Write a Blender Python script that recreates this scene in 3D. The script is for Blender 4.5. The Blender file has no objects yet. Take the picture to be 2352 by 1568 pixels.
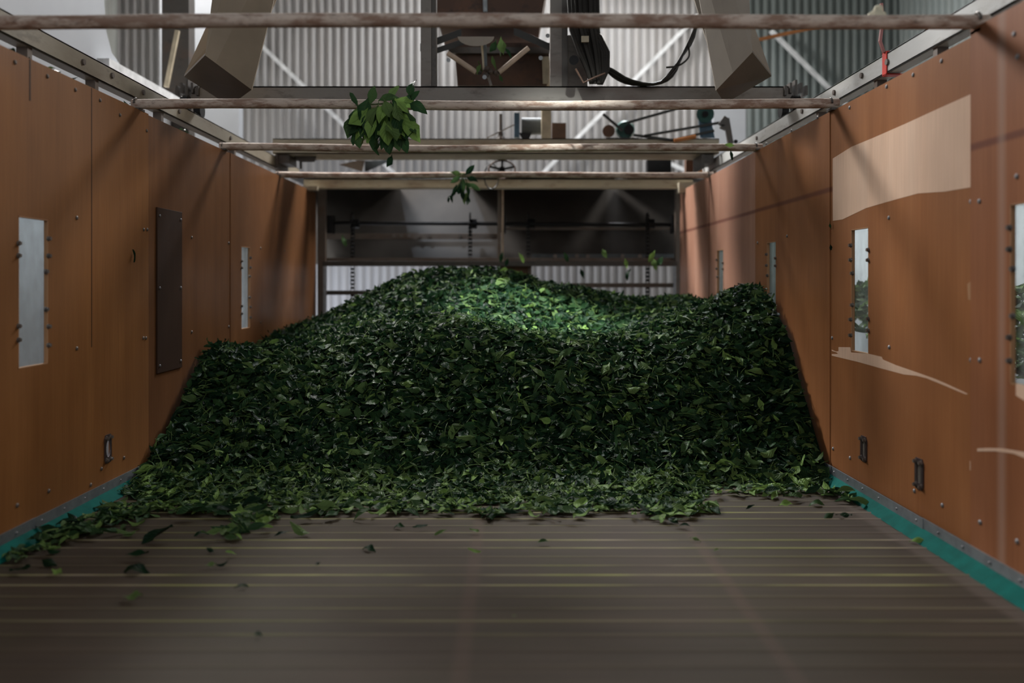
import bpy, math, random
import numpy as np
from mathutils import Vector, Matrix, Euler
R = random.Random(7)
NP = np.random.default_rng(11)
PI = math.pi
sc = bpy.context.scene
COL = sc.collection
CZ = 0.675                      # camera height above the conveyor floor
F, CU, CV = 2000.0, 1170.0, 648.0
XL, XR, ZT, ZW = -1.265, 1.103, 1.26, 0.048   # bin walls, top edge, bottom edge of the plywood

def W(u, v, Y):                 # point seen at (u, v) of the 2352x1568 photo at distance Y
    return Vector(((u-CU)/F*Y, Y, CZ-(v-CV)/F*Y))
def YL(u): return F*(-XL)/(CU-u)
def YR(u): return F*XR/(u-CU)
def WL(u, v): return W(u, v, YL(u))
def WR(u, v): return W(u, v, YR(u))

# ------------------------------------------------------------------ materials
def lin(c):
    return tuple(((x/255)/12.92 if x/255 <= .04045 else ((x/255+.055)/1.055)**2.4) for x in c)
class NT:
    def __init__(s, name):
        s.m = bpy.data.materials.new(name); s.m.use_nodes = True
        s.t = s.m.node_tree; s.n = s.t.nodes; s.b = s.n['Principled BSDF']; s.out = s.n['Material Output']
    def node(s, t, **kw):
        o = s.n.new(t)
        for k, v in kw.items(): setattr(o, k, v)
        return o
    def link(s, a, b): s.t.links.new(a, b)
    def pos(s, scale):
        g = s.node('ShaderNodeNewGeometry'); mp = s.node('ShaderNodeMapping'); mp.inputs['Scale'].default_value = scale
        s.link(g.outputs['Position'], mp.inputs['Vector']); return mp.outputs[0]
    def noise(s, scale, sc=1.0, detail=4, rough=.55):
        o = s.node('ShaderNodeTexNoise'); o.inputs['Scale'].default_value = sc
        o.inputs['Detail'].default_value = detail; o.inputs['Roughness'].default_value = rough
        s.link(s.pos(scale), o.inputs['Vector']); return o.outputs['Fac']
    def ramp(s, fac, stops):
        o = s.node('ShaderNodeValToRGB'); e = o.color_ramp.elements
        while len(e) < len(stops): e.new(.5)
        for i, (p, c) in enumerate(stops):
            e[i].position = p; e[i].color = (*c[:3], 1) if len(c) >= 3 else (c[0],)*3+(1,)
        s.link(fac, o.inputs[0]); return o.outputs[0]
    def mix(s, fac, a, b, mode='MIX'):
        o = s.node('ShaderNodeMix', data_type='RGBA', blend_type=mode)
        for v, i in ((fac, 0), (a, 6), (b, 7)):
            if hasattr(v, 'is_output'): s.link(v, o.inputs[i])
            else: o.inputs[i].default_value = v if not isinstance(v, tuple) else (*v[:3], 1)
        return o.outputs[2]
    def math(s, op, a, b=0.0):
        o = s.node('ShaderNodeMath', operation=op)
        for v, i in ((a, 0), (b, 1)):
            if hasattr(v, 'is_output'): s.link(v, o.inputs[i])
            else: o.inputs[i].default_value = v
        return o.outputs[0]
    def bump(s, h, strength=.3, dist=.01):
        o = s.node('ShaderNodeBump'); o.inputs['Strength'].default_value = strength; o.inputs['Distance'].default_value = dist
        s.link(h, o.inputs['Height']); s.link(o.outputs[0], s.b.inputs['Normal'])
    def col(s, c):
        if hasattr(c, 'is_output'): s.link(c, s.b.inputs['Base Color'])
        else: s.b.inputs['Base Color'].default_value = (*c[:3], 1)
    def set(s, rough=.5, metal=0, spec=.5):
        s.b.inputs['Roughness'].default_value = rough; s.b.inputs['Metallic'].default_value = metal
        s.b.inputs['Specular IOR Level'].default_value = spec
M = {}
def flat(name, c, rough=.5, metal=0, var=.25, nscale=14, spec=.3):
    t = NT(name); n = t.noise((nscale,)*3)
    a = tuple(x*(1-var) for x in c); b = tuple(min(1, x*(1+var)) for x in c)
    t.col(t.ramp(n, [(.3, a), (.7, b)])); t.set(rough, metal, spec); M[name] = t.m; return t.m
def rusty(name, paint, rust, lo=.45, hi=.62, rough=.6, stretch=(6, 14, 14), dark=(.05, .035, .03), metal=0):
    t = NT(name); n = t.noise(stretch, 1, 6, .65); n2 = t.noise(tuple(x*3.1 for x in stretch), 1, 5, .7); n3 = t.noise((3, 3, 3))
    c = t.mix(t.ramp(n, [(lo, (0,)), (hi, (1,))]), paint, rust)
    c = t.mix(t.ramp(n2, [(.56, (0,)), (.74, (1,))]), c, dark)
    c = t.mix(t.ramp(n3, [(.3, (0,)), (.7, (.35,))]), c, tuple(x*.7 for x in paint))
    t.col(c); t.set(rough, metal); t.bump(n2, .25, .004); M[name] = t.m; return t.m
def plywood(name, c1, c2, c3, rough=.42, redline=False, haze_streak=None):
    t = NT(name)
    g = t.noise((4, 11, .55), 1, 5, .55); fine = t.noise((20, 170, 5), 1, 3, .6); big = t.noise((.5, 1.6, 1.3), 1.3, 3, .5)
    c = t.ramp(g, [(.15, c1), (.5, c2), (.88, c3)])
    c = t.mix(t.ramp(big, [(.35, (0,)), (.68, (.75,))]), c, tuple(x*.62 for x in c2))
    c = t.mix(t.ramp(fine, [(.3, (.28,)), (.7, (0,))]), c, tuple(x*.6 for x in c1))
    p = t.node('ShaderNodeNewGeometry'); sx = t.node('ShaderNodeSeparateXYZ'); t.link(p.outputs['Position'], sx.inputs[0])
    if redline:
        d = t.math('ABSOLUTE', t.math('SUBTRACT', sx.outputs['Z'], .993))
        c = t.mix(t.ramp(t.math('MULTIPLY', d, 60), [(.25, (.65,)), (.75, (0,))]), c, (.09, .022, .018))
    if haze_streak:
        d = t.math('ABSOLUTE', t.math('SUBTRACT', sx.outputs['Y'], haze_streak))
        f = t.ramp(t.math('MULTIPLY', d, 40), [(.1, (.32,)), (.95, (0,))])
        c = t.mix(f, c, (.42, .33, .28))  # pale upright band: a hazy reflection painted into the plywood colour
    t.col(c); t.set(rough, 0, .16); t.link(t.ramp(big, [(.3, (rough-.1,)), (.7, (rough+.12,))]), t.b.inputs['Roughness'])
    t.bump(fine, .08, .003); M[name] = t.m; return t.m

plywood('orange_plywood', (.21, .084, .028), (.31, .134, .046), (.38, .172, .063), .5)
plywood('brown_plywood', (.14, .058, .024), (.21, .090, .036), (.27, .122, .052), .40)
plywood('red_plywood', (.25, .094, .034), (.36, .146, .055), (.44, .195, .082), .48, True)
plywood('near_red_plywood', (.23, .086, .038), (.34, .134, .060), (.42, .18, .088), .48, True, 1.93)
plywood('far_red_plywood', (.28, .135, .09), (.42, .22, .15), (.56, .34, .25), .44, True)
plywood('dark_cover_wood', (.040, .020, .011), (.055, .027, .015), (.07, .035, .019), .55)
plywood('raw_veneer', (.70, .46, .32), (.80, .56, .41), (.85, .64, .49), .6)
plywood('raw_edge', (.36, .19, .09), (.46, .25, .13), (.55, .33, .18), .6)
rusty('pipe_paint', (.60, .50, .43), (.25, .145, .10), .44, .58, .8, (11, 34, 34), (.075, .045, .034))
rusty('cream_paint', (.40, .355, .27), (.26, .19, .12), .5, .7, .5, (3, 3, 9), (.16, .11, .08))
rusty('rail_paint', (.27, .235, .175), (.19, .15, .105), .5, .7, .55, (9, 2, 6), (.10, .075, .05))
rusty('white_rail_paint', (.46, .47, .46), (.36, .34, .30), .5, .72, .5, (9, 2, 6), (.2, .17, .14))
rusty('girder_paint', (.225, .205, .185), (.17, .13, .11), .48, .7, .55, (3, 3, 8), (.10, .08, .07))
rusty('dark_steel', (.06, .05, .042), (.075, .048, .034), .5, .65, .45, (6, 6, 9), (.02, .018, .017))
rusty('frame_steel', (.14, .11, .09), (.12, .075, .05), .5, .66, .5, (6, 6, 9), (.05, .04, .035))
rusty('rust_box', (.085, .045, .03), (.15, .07, .038), .5, .7, .7, (4, 4, 5), (.03, .02, .018))
flat('black_steel', (.012, .012, .013), .38, .5)
flat('board_metal', (.048, .043, .039), .5, .0, .35, 3)
flat('galvanized', (.33, .36, .39), .42, .7, .18, 30)
flat('bolt_steel', (.17, .145, .13), .45, .5)
flat('screw_steel', (.26, .26, .27), .55, .5)
flat('green_rubber', (.002, .105, .088), .65, 0, .25, 18, .05)
flat('belt_rubber', (.018, .018, .017), .45)
flat('cable_rubber', (.022, .019, .016), .5)
flat('roller_steel', (.46, .36, .28), .5)
flat('chute_sheet', (.31, .25, .185), .6, 0, .16, 4)
flat('chute_inside', (.12, .085, .06), .6, 0, .2, 4)
flat('grey_chute_sheet', (.33, .29, .245), .6, 0, .12, 4)
flat('teal_motor', (.02, .075, .065), .4)
flat('blue_paint', (.05, .10, .15), .45)
flat('blue_grey_paint', (.09, .105, .115), .5)
flat('orange_plastic', (.42, .16, .05), .5)
flat('red_ribbon', (.62, .035, .02), .5)
flat('pink_string', (.42, .18, .17), .6)
flat('pale_rag', (.55, .52, .40), .8)
flat('white_brace', (.66, .67, .68), .5)
flat('white_panel', (.33, .345, .37), .5, 0, .06, 2)
flat('beige_post', (.42, .36, .26), .55)
flat('twig', (.055, .075, .02), .55)
flat('concrete', (.22, .21, .20), .8)
flat('dark_port', (.10, .078, .078), .35, .6)
flat('clear_slot', (.14, .125, .11), .15, 0, .2, 20)

def siding(name, c, var=.15):
    t = NT(name); n = t.noise((2.2, 2.2, .7), 1, 4); n2 = t.noise((22, 22, 1.2), 1, 3)
    k = t.ramp(n, [(.3, tuple(x*(1-var) for x in c)), (.7, c)])
    k = t.mix(t.ramp(n2, [(.5, (0,)), (.72, (.35,))]), k, (c[0]*.75, c[1]*.66, c[2]*.58))
    t.col(k); t.set(.55); M[name] = t.m
siding('cream_siding', (.32, .312, .308)); siding('green_siding', (.145, .170, .165)); siding('left_siding', (.36, .37, .345))

def pane_mat():
    t = NT('hazy_acrylic'); n = t.noise((30, 30, 14), 1, 4)
    tr = t.node('ShaderNodeBsdfTransparent'); tr.inputs[0].default_value = (.86, .9, .9, 1)
    t.col(t.ramp(n, [(.3, (.34, .35, .34)), (.7, (.5, .5, .49))])); t.set(.12)
    mx = t.node('ShaderNodeMixShader'); t.link(t.ramp(n, [(.35, (.22,)), (.75, (.08,))]), mx.inputs[0])
    mx.inputs[0].default_value = .4
    t.link(tr.outputs[0], mx.inputs[1]); t.link(t.b.outputs[0], mx.inputs[2])
    t.link(mx.outputs[0], t.out.inputs[0]); M['hazy_acrylic'] = t.m
pane_mat()

def leaf_mat():
    t = NT('tea_leaf'); a = t.node('ShaderNodeAttribute', attribute_name='tone')
    uv = t.node('ShaderNodeUVMap', uv_map='UVMap'); sx = t.node('ShaderNodeSeparateXYZ'); t.link(uv.outputs[0], sx.inputs[0])
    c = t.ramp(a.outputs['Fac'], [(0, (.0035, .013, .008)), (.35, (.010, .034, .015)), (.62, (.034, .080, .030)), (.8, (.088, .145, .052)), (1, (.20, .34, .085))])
    du = t.math('ABSOLUTE', t.math('SUBTRACT', sx.outputs[0], .5))
    c = t.mix(t.ramp(t.math('MULTIPLY', du, 10), [(.2, (.4,)), (.6, (0,))]), c, (.05, .085, .025))
    t.col(c)
    ph = t.math('SUBTRACT', t.math('MULTIPLY', sx.outputs[1], 46), t.math('MULTIPLY', du, 26))
    t.bump(t.math('SINE', ph), .32, .0016)
    t.set(.34, 0, .075)
    tl = t.node('ShaderNodeBsdfTranslucent'); t.link(c, tl.inputs[0])
    mx = t.node('ShaderNodeMixShader'); mx.inputs[0].default_value = .18
    t.link(t.b.outputs[0], mx.inputs[1]); t.link(tl.outputs[0], mx.inputs[2]); t.link(mx.outputs[0], t.out.inputs[0])
    M['tea_leaf'] = t.m
leaf_mat()

def floor_mat():
    t = NT('brown_slat_mat')
    n = t.noise((1.2, 14, 1), 1, 5); n2 = t.noise((2.2, 1.4, 1), 1, 4); fine = t.noise((260, 260, 260), 1, 2)
    c = t.ramp(n, [(.3, (.043, .031, .022)), (.7, (.066, .049, .034))])
    c = t.mix(t.ramp(n2, [(.4, (0,)), (.68, (.6,))]), c, (.046, .041, .022))
    g = t.node('ShaderNodeNewGeometry'); sx = t.node('ShaderNodeSeparateXYZ'); t.link(g.outputs['Position'], sx.inputs[0])
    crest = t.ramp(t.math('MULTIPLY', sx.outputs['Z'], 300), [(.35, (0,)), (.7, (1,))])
    glint_wear = t.ramp(t.noise((2.6, 9, 1), 1, 3), [(.36, (.25,)), (.6, (1,))])  # patchy crest colour: ridge highlights painted in, with wear and juice stain
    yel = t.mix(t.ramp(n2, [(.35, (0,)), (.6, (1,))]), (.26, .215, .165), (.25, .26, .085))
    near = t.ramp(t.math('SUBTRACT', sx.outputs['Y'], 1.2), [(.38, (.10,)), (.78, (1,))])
    c = t.mix(t.math('MULTIPLY', t.math('MULTIPLY', crest, glint_wear), near), c, yel)
    for x0, sl in ((-.085, 0), (.49, 0)):          # long faint seams across the mat
        d = t.math('ABSOLUTE', t.math('SUBTRACT', sx.outputs['X'], x0))
        c = t.mix(t.ramp(t.math('MULTIPLY', d, 40), [(.3, (.28,)), (.9, (0,))]), c, (.12, .075, .058))
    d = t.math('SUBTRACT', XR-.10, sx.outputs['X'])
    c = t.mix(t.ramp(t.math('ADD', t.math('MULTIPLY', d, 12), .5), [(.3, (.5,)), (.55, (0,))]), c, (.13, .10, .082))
    t.col(c); t.set(.7, 0, .2); t.bump(fine, .12, .001); M['brown_slat_mat'] = t.m
floor_mat()

# ------------------------------------------------------------------ mesh helpers
ORG = {}
def tag(o, label=None, cat=None, group=None, kind=None):
    for k, v in (('label', label), ('category', cat), ('group', group), ('kind', kind)):
        if v: o[k] = v
    return o
def place(o, org, parent):
    ORG[o.name] = Vector(org)
    if parent is not None:
        o.parent = parent; o.location = Vector(org)-ORG[parent.name]
    else: o.location = org
    COL.objects.link(o)
def thing(name, base, label, cat, group=None, kind=None):
    o = bpy.data.objects.new(name, None); o.empty_display_size = .05
    place(o, base, None); return tag(o, label, cat, group, kind)
class MB:
    def __init__(s): s.v = []; s.f = []
    def add(s, vs, fs):
        b = len(s.v); s.v += [Vector(p) for p in vs]; s.f += [tuple(i+b for i in f) for f in fs]; return s
    def hexa(s, p):            # bottom ring 0-3, top ring 4-7
        return s.add(p, [(3, 2, 1, 0), (4, 5, 6, 7), (0, 1, 5, 4), (1, 2, 6, 5), (2, 3, 7, 6), (3, 0, 4, 7)])
    def box(s, x0, x1, y0, y1, z0, z1):
        return s.hexa([(x0, y0, z0), (x1, y0, z0), (x1, y1, z0), (x0, y1, z0), (x0, y0, z1), (x1, y0, z1), (x1, y1, z1), (x0, y1, z1)])
    def bar(s, a, b, w, h, up=(0, 0, 1)):
        a, b = Vector(a), Vector(b); d = (b-a).normalized(); x = d.cross(Vector(up)).normalized(); y = x.cross(d).normalized()
        q = [(-x*w-y*h)/2, (x*w-y*h)/2, (x*w+y*h)/2, (-x*w+y*h)/2]
        return s.hexa([a+k for k in q]+[b+k for k in q])
    def tube(s, pts, r, n=10, caps=True):
        pts = [Vector(p) for p in pts]; rr = r if isinstance(r, (list, tuple)) else [r]*len(pts)
        vs = []; ref = None
        for i, p in enumerate(pts):
            d = (pts[min(i+1, len(pts)-1)]-pts[max(i-1, 0)]).normalized()
            if ref is None: ref = d.orthogonal().normalized()
            x = (ref-d*ref.dot(d)); x = x.normalized() if x.length > 1e-6 else d.orthogonal().normalized(); ref = x
            y = d.cross(x)
            vs += [p+(x*math.cos(2*PI*k/n)+y*math.sin(2*PI*k/n))*rr[i] for k in range(n)]
        fs = []
        for i in range(len(pts)-1):
            fs += [(i*n+k, i*n+(k+1) % n, (i+1)*n+(k+1) % n, (i+1)*n+k) for k in range(n)]
        if caps: fs += [tuple(reversed(range(n))), tuple(range((len(pts)-1)*n, len(pts)*n))]
        return s.add(vs, fs)
    def prism(s, poly, off):
        off = Vector(off); n = len(poly); p = [Vector(q) for q in poly]
        return s.add(p+[q+off for q in p], [tuple(range(n)), tuple(reversed(range(n, 2*n)))]+[(k, k+n, (k+1) % n+n, (k+1) % n) for k in range(n)])
    def ball(s, c, r, n=10, m=6, sq=(1, 1, 1)):
        c = Vector(c); vs = [c+Vector((0, 0, r*sq[2]))]; fs = []
        for i in range(1, m):
            t = PI*i/m; vs += [c+Vector((math.sin(t)*math.cos(2*PI*k/n)*r*sq[0], math.sin(t)*math.sin(2*PI*k/n)*r*sq[1], math.cos(t)*r*sq[2])) for k in range(n)]
        vs.append(c-Vector((0, 0, r*sq[2]))); L = len(vs)-1
        fs += [(0, 1+k, 1+(k+1) % n) for k in range(n)]
        for i in range(m-2): fs += [(1+i*n+k, 1+(i+1)*n+k, 1+(i+1)*n+(k+1) % n, 1+i*n+(k+1) % n) for k in range(n)]
        fs += [(L, 1+(m-2)*n+(k+1) % n, 1+(m-2)*n+k) for k in range(n)]
        return s.add(vs, fs)
    def build(s, name, mat, parent=None, smooth=False, bevel=0, label=None, cat=None, group=None, kind=None, org=None):
        lo = Vector([min(v[i] for v in s.v) for i in range(3)]); hi = Vector([max(v[i] for v in s.v) for i in range(3)])
        if org is None: org = Vector(((lo.x+hi.x)/2, (lo.y+hi.y)/2, lo.z))
        org = Vector(org)
        me = bpy.data.meshes.new(name); me.from_pydata([v-org for v in s.v], [], s.f); me.validate(); me.update()
        me.materials.append(M[mat] if isinstance(mat, str) else mat)
        o = bpy.data.objects.new(name, me); place(o, org, parent)
        if smooth:
            me.polygons.foreach_set('use_smooth', [True]*len(me.polygons))
            try: me.set_sharp_from_angle(angle=.7)
            except Exception: pass
        if bevel:
            b = o.modifiers.new('edge', 'BEVEL'); b.width = bevel; b.segments = 2; b.limit_method = 'ANGLE'
        return tag(o, label, cat, group, kind)

# ------------------------------------------------------------------ camera
cam = bpy.data.cameras.new('camera'); co = bpy.data.objects.new('camera', cam); COL.objects.link(co)
co.location = (0, 0, CZ); co.rotation_euler = (PI/2, 0, 0)
cam.sensor_width = 36; cam.lens = F*36/2352; cam.shift_x = (1176-CU)/2352; cam.shift_y = -(784-CV)/2352
cam.clip_start = .05; cam.dof.use_dof = True; cam.dof.focus_distance = 3.05; cam.dof.aperture_fstop = 1.6
sc.camera = co

# ------------------------------------------------------------------ the building around the bin
def corrugated(name, axis, const, a0, a1, z0, z1, pitch, amp, mat, label, sign=1):
    n = int((a1-a0)/pitch*8); vs = []; fs = []
    for i in range(n+1):
        a = a0+(a1-a0)*i/n; ph = (a/pitch) % 1.0
        w = math.sin(2*PI*ph); w = max(-1, min(1, w*1.5))*amp*sign
        for z in (z0, z1):
            vs.append((a, const+w, z) if axis == 'x' else (const+w, a, z))
    fs = [(2*i, 2*i+2, 2*i+3, 2*i+1) for i in range(n)]
    m = MB().add(vs, fs)
    o = m.build(name, mat, smooth=True, kind='structure', label=label, cat='wall')
    sd = o.modifiers.new('thickness', 'SOLIDIFY'); sd.thickness = .004; sd.offset = 1 if sign > 0 else -1
    return o
corrugated('wall_back', 'x', 8.0, -3.6, 1.93, -.35, 4.6, .0745, .013, 'cream_siding', 'pale corrugated sheet wall at the far end of the shed')
corrugated('wall_back_corner', 'x', 8.0, 1.93, 3.6, -.35, 4.6, .0745, .006, 'green_siding', 'grey-green corrugated sheet at the far right of the shed')
corrugated('wall_outer_left', 'y', -3.6, .5, 8.0, -.35, 4.6, .19, .02, 'left_siding', 'grey-green ribbed siding beyond the white partition at left', -1)
corrugated('wall_outer_right', 'y', 3.6, .5, 8.0, -.35, 4.6, .11, .02, 'green_siding', 'grey-green ribbed siding of the shed at right')
MB().box(-5, 5, -4, 8.1, -.45, -.36).build('floor_shed', 'concrete', kind='structure', label='concrete shed floor below the bin', cat='floor')
MB().box(-3.7, 3.7, .4, 8.1, 4.62, 4.7).build('ceiling', 'girder_paint', kind='structure', label='shed roof above the bin', cat='ceiling')
# white partition with a rounded opening
pt = MB(); X = -2.0
out = [(X, 1.0, -.35), (X, 5.15, -.35), (X, 5.15, 1.78), (X, 4.48, 1.79), (X, 4.38, 1.83), (X, 4.32, 1.92), (X, 4.30, 2.05), (X, 4.30, 4.6), (X, 1.0, 4.6)]
pt.prism(out, (-.06, 0, 0)).build('trim_1', 'white_panel', kind='structure', label='white partition with a rounded opening beyond the left wall', cat='partition')
MB().box(-1.99, -1.93, 4.2, 5.15, 1.70, 1.755).build('trim_2', 'white_brace', kind='structure', label='white sill below the rounded opening at left', cat='sill')
MB().box(-2.06, -1.9, 5.16, 5.26, -.35, 4.6).build('trim_3', 'dark_steel', kind='structure', label='dark upright at the end of the white partition', cat='post')
MB().box(-2.65, -2.05, 6.6, 6.7, 1.5, 4.6).build('trim_4', 'white_panel', kind='structure', label='white pillar panel behind the left cardboard-coloured chute', cat='panel')
MB().box(1.77, 2.05, 7.55, 7.65, 1.2, 2.35).build('trim_5', 'white_panel', kind='structure', label='small pale window panel behind the drive gear at right', cat='panel')

# ------------------------------------------------------------------ conveyor floor
PITCH = .068
ys = []; y = .9
while y < 6.2:
    k = round((y-2.684)/PITCH); ys.append(y); y += .004
vs = []; fs = []
def slat_z(y):
    d = abs(((y-2.684)/PITCH+.5) % 1.0-.5)*PITCH
    return .0026*math.exp(-(d/.006)**2)
n = 0
for y in np.arange(.25, 6.3, .0034):
    z = slat_z(y); wob = .0007*math.sin(y*23)
    for x in (XL-.03, -.6, 0, .6, XR+.03): vs.append((x, y, z+wob))
    n += 1
for i in range(n-1):
    for k in range(4): fs.append((i*5+k, i*5+k+1, (i+1)*5+k+1, (i+1)*5+k))
MB().add(vs, fs).build('floor', 'brown_slat_mat', smooth=True, kind='structure', label='brown slatted conveyor mat forming the floor of the bin', cat='floor')

# ------------------------------------------------------------------ bin walls
def screw_mb(c, ax, r=.006, h=.004):
    c = Vector(c); d = Vector((ax, 0, 0)); return MB().tube([c-d*.001, c+d*h*.5, c+d*h], [r, r, r*.55], 8)
def bolt_on(p, ax, parent):
    p = Vector(p); d = Vector((ax, 0, 0))
    m = MB().tube([p-d*.002, p+d*.0025], .0070, 10).tube([p+d*.0025, p+d*.008], .0052, 6)
    return m.build('bolt', 'bolt_steel', parent)
def panel(side, y0, y1, holes, mat, root, inset=0, z1=None, t=.012):
    x = XL+inset if side < 0 else XR-inset; ax = 1 if side < 0 else -1
    gap = .0018; y0 += gap; y1 -= gap; zt = z1 or ZT
    Y = sorted({y0, y1, *[h[0] for h in holes], *[h[1] for h in holes]}); Z = sorted({ZW, zt, *[h[2] for h in holes], *[h[3] for h in holes]})
    m = MB()
    for a, b in zip(Y, Y[1:]):
        for c, d in zip(Z, Z[1:]):
            my, mz = (a+b)/2, (c+d)/2
            if any(h[0] < my < h[1] and h[2] < mz < h[3] for h in holes): continue
            m.box(min(x, x-ax*t), max(x, x-ax*t), a, b, c, d)
    return m.build('plywood_panel', mat, root, org=(x, (y0+y1)/2, ZW)), x, ax
def rounded(y0, y1, z0, z1, r, x, n=4):
    p = []
    for cy, cz, a0 in ((y1-r, z1-r, 0), (y0+r, z1-r, PI/2), (y0+r, z0+r, PI), (y1-r, z0+r, 1.5*PI)):
        p += [(x, cy+r*math.cos(a0+PI/2*k/n), cz+r*math.sin(a0+PI/2*k/n)) for k in range(n+1)]
    return p
def window(pn, x, ax, y0, y1, z0=.453, z1=.845):
    MB().prism(rounded(y0-.004, y1+.004, z0-.004, z1+.004, .004, x-ax*.009), (-ax*.003, 0, 0)).build('window_pane', 'hazy_acrylic', pn)
    # worn pale cut edge of the opening
    e = MB()
    for a, b, c, d in ((y0, y0+.003, z0, z1), (y1-.003, y1, z0, z1), (y0, y1, z0, z0+.003), (y0, y1, z1-.003, z1)):
        e.box(min(x+ax*.0004, x-ax*.010), max(x+ax*.0004, x-ax*.010), a, b, c, d)
    e.build('window_edge', 'raw_edge', pn, label='pale cut edge of the window opening')
    H = z1-z0
    for yy, fr in ((y0-.001, .18), (y0-.001, .26), (y0-.001, .72), (y0-.001, .81), (y1+.001, .13), (y1+.001, .25), (y1-.012, .36), (y1-.012, .62), (y1+.001, .74), (y1+.001, .87)):
        bolt_on((x, yy, z1-H*fr), ax, pn)
def tear(pn, pts, wallfn, ax, mat='raw_veneer', dx=.0012):
    MB().prism([wallfn(u, v)-Vector((ax*.0006, 0, 0)) for u, v in pts], (ax*dx, 0, 0)).build('veneer_tear', mat, pn, label='pale bare wood where the top veneer tore off')

wl = thing('wall_left', (XL, 3.9, ZW), 'orange-brown plywood side wall of the bin at left', 'wall', kind='structure')
WIN = (.453, .845)
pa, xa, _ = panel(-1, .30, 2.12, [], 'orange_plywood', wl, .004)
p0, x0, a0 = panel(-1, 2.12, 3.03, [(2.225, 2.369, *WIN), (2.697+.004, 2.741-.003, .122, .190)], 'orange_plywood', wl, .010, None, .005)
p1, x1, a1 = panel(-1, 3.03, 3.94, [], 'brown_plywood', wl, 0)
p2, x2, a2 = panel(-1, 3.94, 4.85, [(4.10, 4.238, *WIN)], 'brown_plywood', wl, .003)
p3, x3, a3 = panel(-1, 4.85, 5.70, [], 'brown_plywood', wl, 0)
window(p0, x0, a0, 2.225, 2.369); window(p2, x2, a2, 4.10, 4.238)
MB().box(x1, x1+.006, 3.116, 3.351, .348, .944).build('cover_plate', 'dark_cover_wood', p1, bevel=.001, label='dark wooden cover plate screwed over a window')
for yy, zz in ((3.135, .915), (3.335, .915), (3.135, .655), (3.335, .655), (3.135, .375), (3.335, .375)):
    screw_mb((x1+.006, yy, zz), 1, .005).build('screw', 'screw_steel', p1)
# slit and knots in the near panel
MB().box(x0-.0005, x0+.0006, 2.6135, 2.6175, .48, ZT-.002).build('panel_slit', 'dark_cover_wood', p0, label='dark vertical slit in the veneer')
MB().box(x0-.0005, x0+.0006, 2.276, 2.282, 1.15, ZT-.002).build('panel_slit', 'dark_cover_wood', p0, label='short dark slit below the top edge')
for u, v in ((168, 500), (168, 800), (323, 527), (331, 527), (322, 776), (328, 776), (440, 545), (440, 762), (525, 558), (525, 750), (653, 576),
             (25, 143), (100, 175), (165, 206), (222, 230), (268, 264), (330, 300), (200, 1113), (225, 1076), (277, 1051), (103, 1127), (30, 1160), (597, 570), (597, 740)):
    p = WL(u, v); k = p0 if p.y < 3.03 else p1 if p.y < 3.94 else p2 if p.y < 4.85 else p3; xx = {p0.name: x0, p1.name: x1, p2.name: x2, p3.name: x3}[k.name]
    screw_mb((xx, p.y, p.z), 1).build('screw', 'bolt_steel', k)
def port(pn, x, ax, y0, y1, z0, z1, rnd):
    m = MB(); n = 20; cy, cz = (y0+y1)/2, (z0+z1)/2; ry, rz = ((y1-y0)*.36, (z1-z0)*.30) if rnd else ((y1-y0)*.24, (z1-z0)*.30)
    inn = []; o = []
    for k in range(n):
        a = 2*PI*k/n; c, s = math.cos(a), math.sin(a)
        if not rnd: c = math.copysign(abs(c)**.4, c); s = math.copysign(abs(s)**.4, s)
        inn.append((cy+ry*c, cz+rz*s)); q = max(abs(math.cos(a)), abs(math.sin(a)))
        o.append((cy+(y1-y0)/2*math.cos(a)/q, cz+(z1-z0)/2*math.sin(a)/q))
    xs = (x-ax*.0005, x+ax*.0035); vs = []
    for xx in xs: vs += [(xx, *q) for q in inn]+[(xx, *q) for q in o]
    fs = []
    for k in range(n):
        j = (k+1) % n
        fs += [(2*n+k, 2*n+j, 3*n+j, 3*n+k), (k, n+k, n+j, j), (n+k, 3*n+k, 3*n+j, n+j), (k, j, 2*n+j, 2*n+k)]
    m.add(vs, fs).build('port_plate', 'dark_port', pn, label='small dark metal port plate')
    if not rnd:
        MB().box(min(x-ax*.004, x+ax*.001), max(x-ax*.004, x+ax*.001), cy-ry*1.1, cy+ry*1.1, cz-rz*1.1, cz+rz*1.1).build('port_glass', 'clear_slot', pn)
    for yy in (y0+.008, y1-.008):
        for zz in (z0+.010, z1-.010): bolt_on((x+ax*.0035, yy, zz), ax, pn)
port(p0, x0, a0, 2.697, 2.741, .112, .200, True)

wr = thing('wall_right', (XR, 3.4, ZW), 'reddish plywood side wall of the bin at right, scuffed and torn', 'wall', kind='structure')
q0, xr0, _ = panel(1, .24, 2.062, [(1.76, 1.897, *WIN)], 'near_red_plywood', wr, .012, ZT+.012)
q1, xr1, _ = panel(1, 2.062, 2.989, [(2.674, 2.81, *WIN)], 'red_plywood', wr, 0)
q2, xr2, _ = panel(1, 2.989, 3.897, [(3.593, 3.72, *WIN)], 'red_plywood', wr, .003)
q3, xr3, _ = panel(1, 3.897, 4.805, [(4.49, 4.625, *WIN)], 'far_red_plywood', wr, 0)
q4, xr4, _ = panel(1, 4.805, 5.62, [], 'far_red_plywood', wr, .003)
window(q0, xr0, -1, 1.76, 1.897); window(q1, xr1, -1, 2.674, 2.81); window(q2, xr2, -1, 3.593, 3.72); window(q3, xr3, -1, 4.49, 4.625)
tear(q1, [(1913, 364), (1956, 337), (2007, 316), (2080, 284), (2152, 251), (2235, 214), (2235, 429), (2170, 440), (2109, 444), (2036, 464), (1989, 478), (1935, 504), (1913, 507)], WR, -1)
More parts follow.
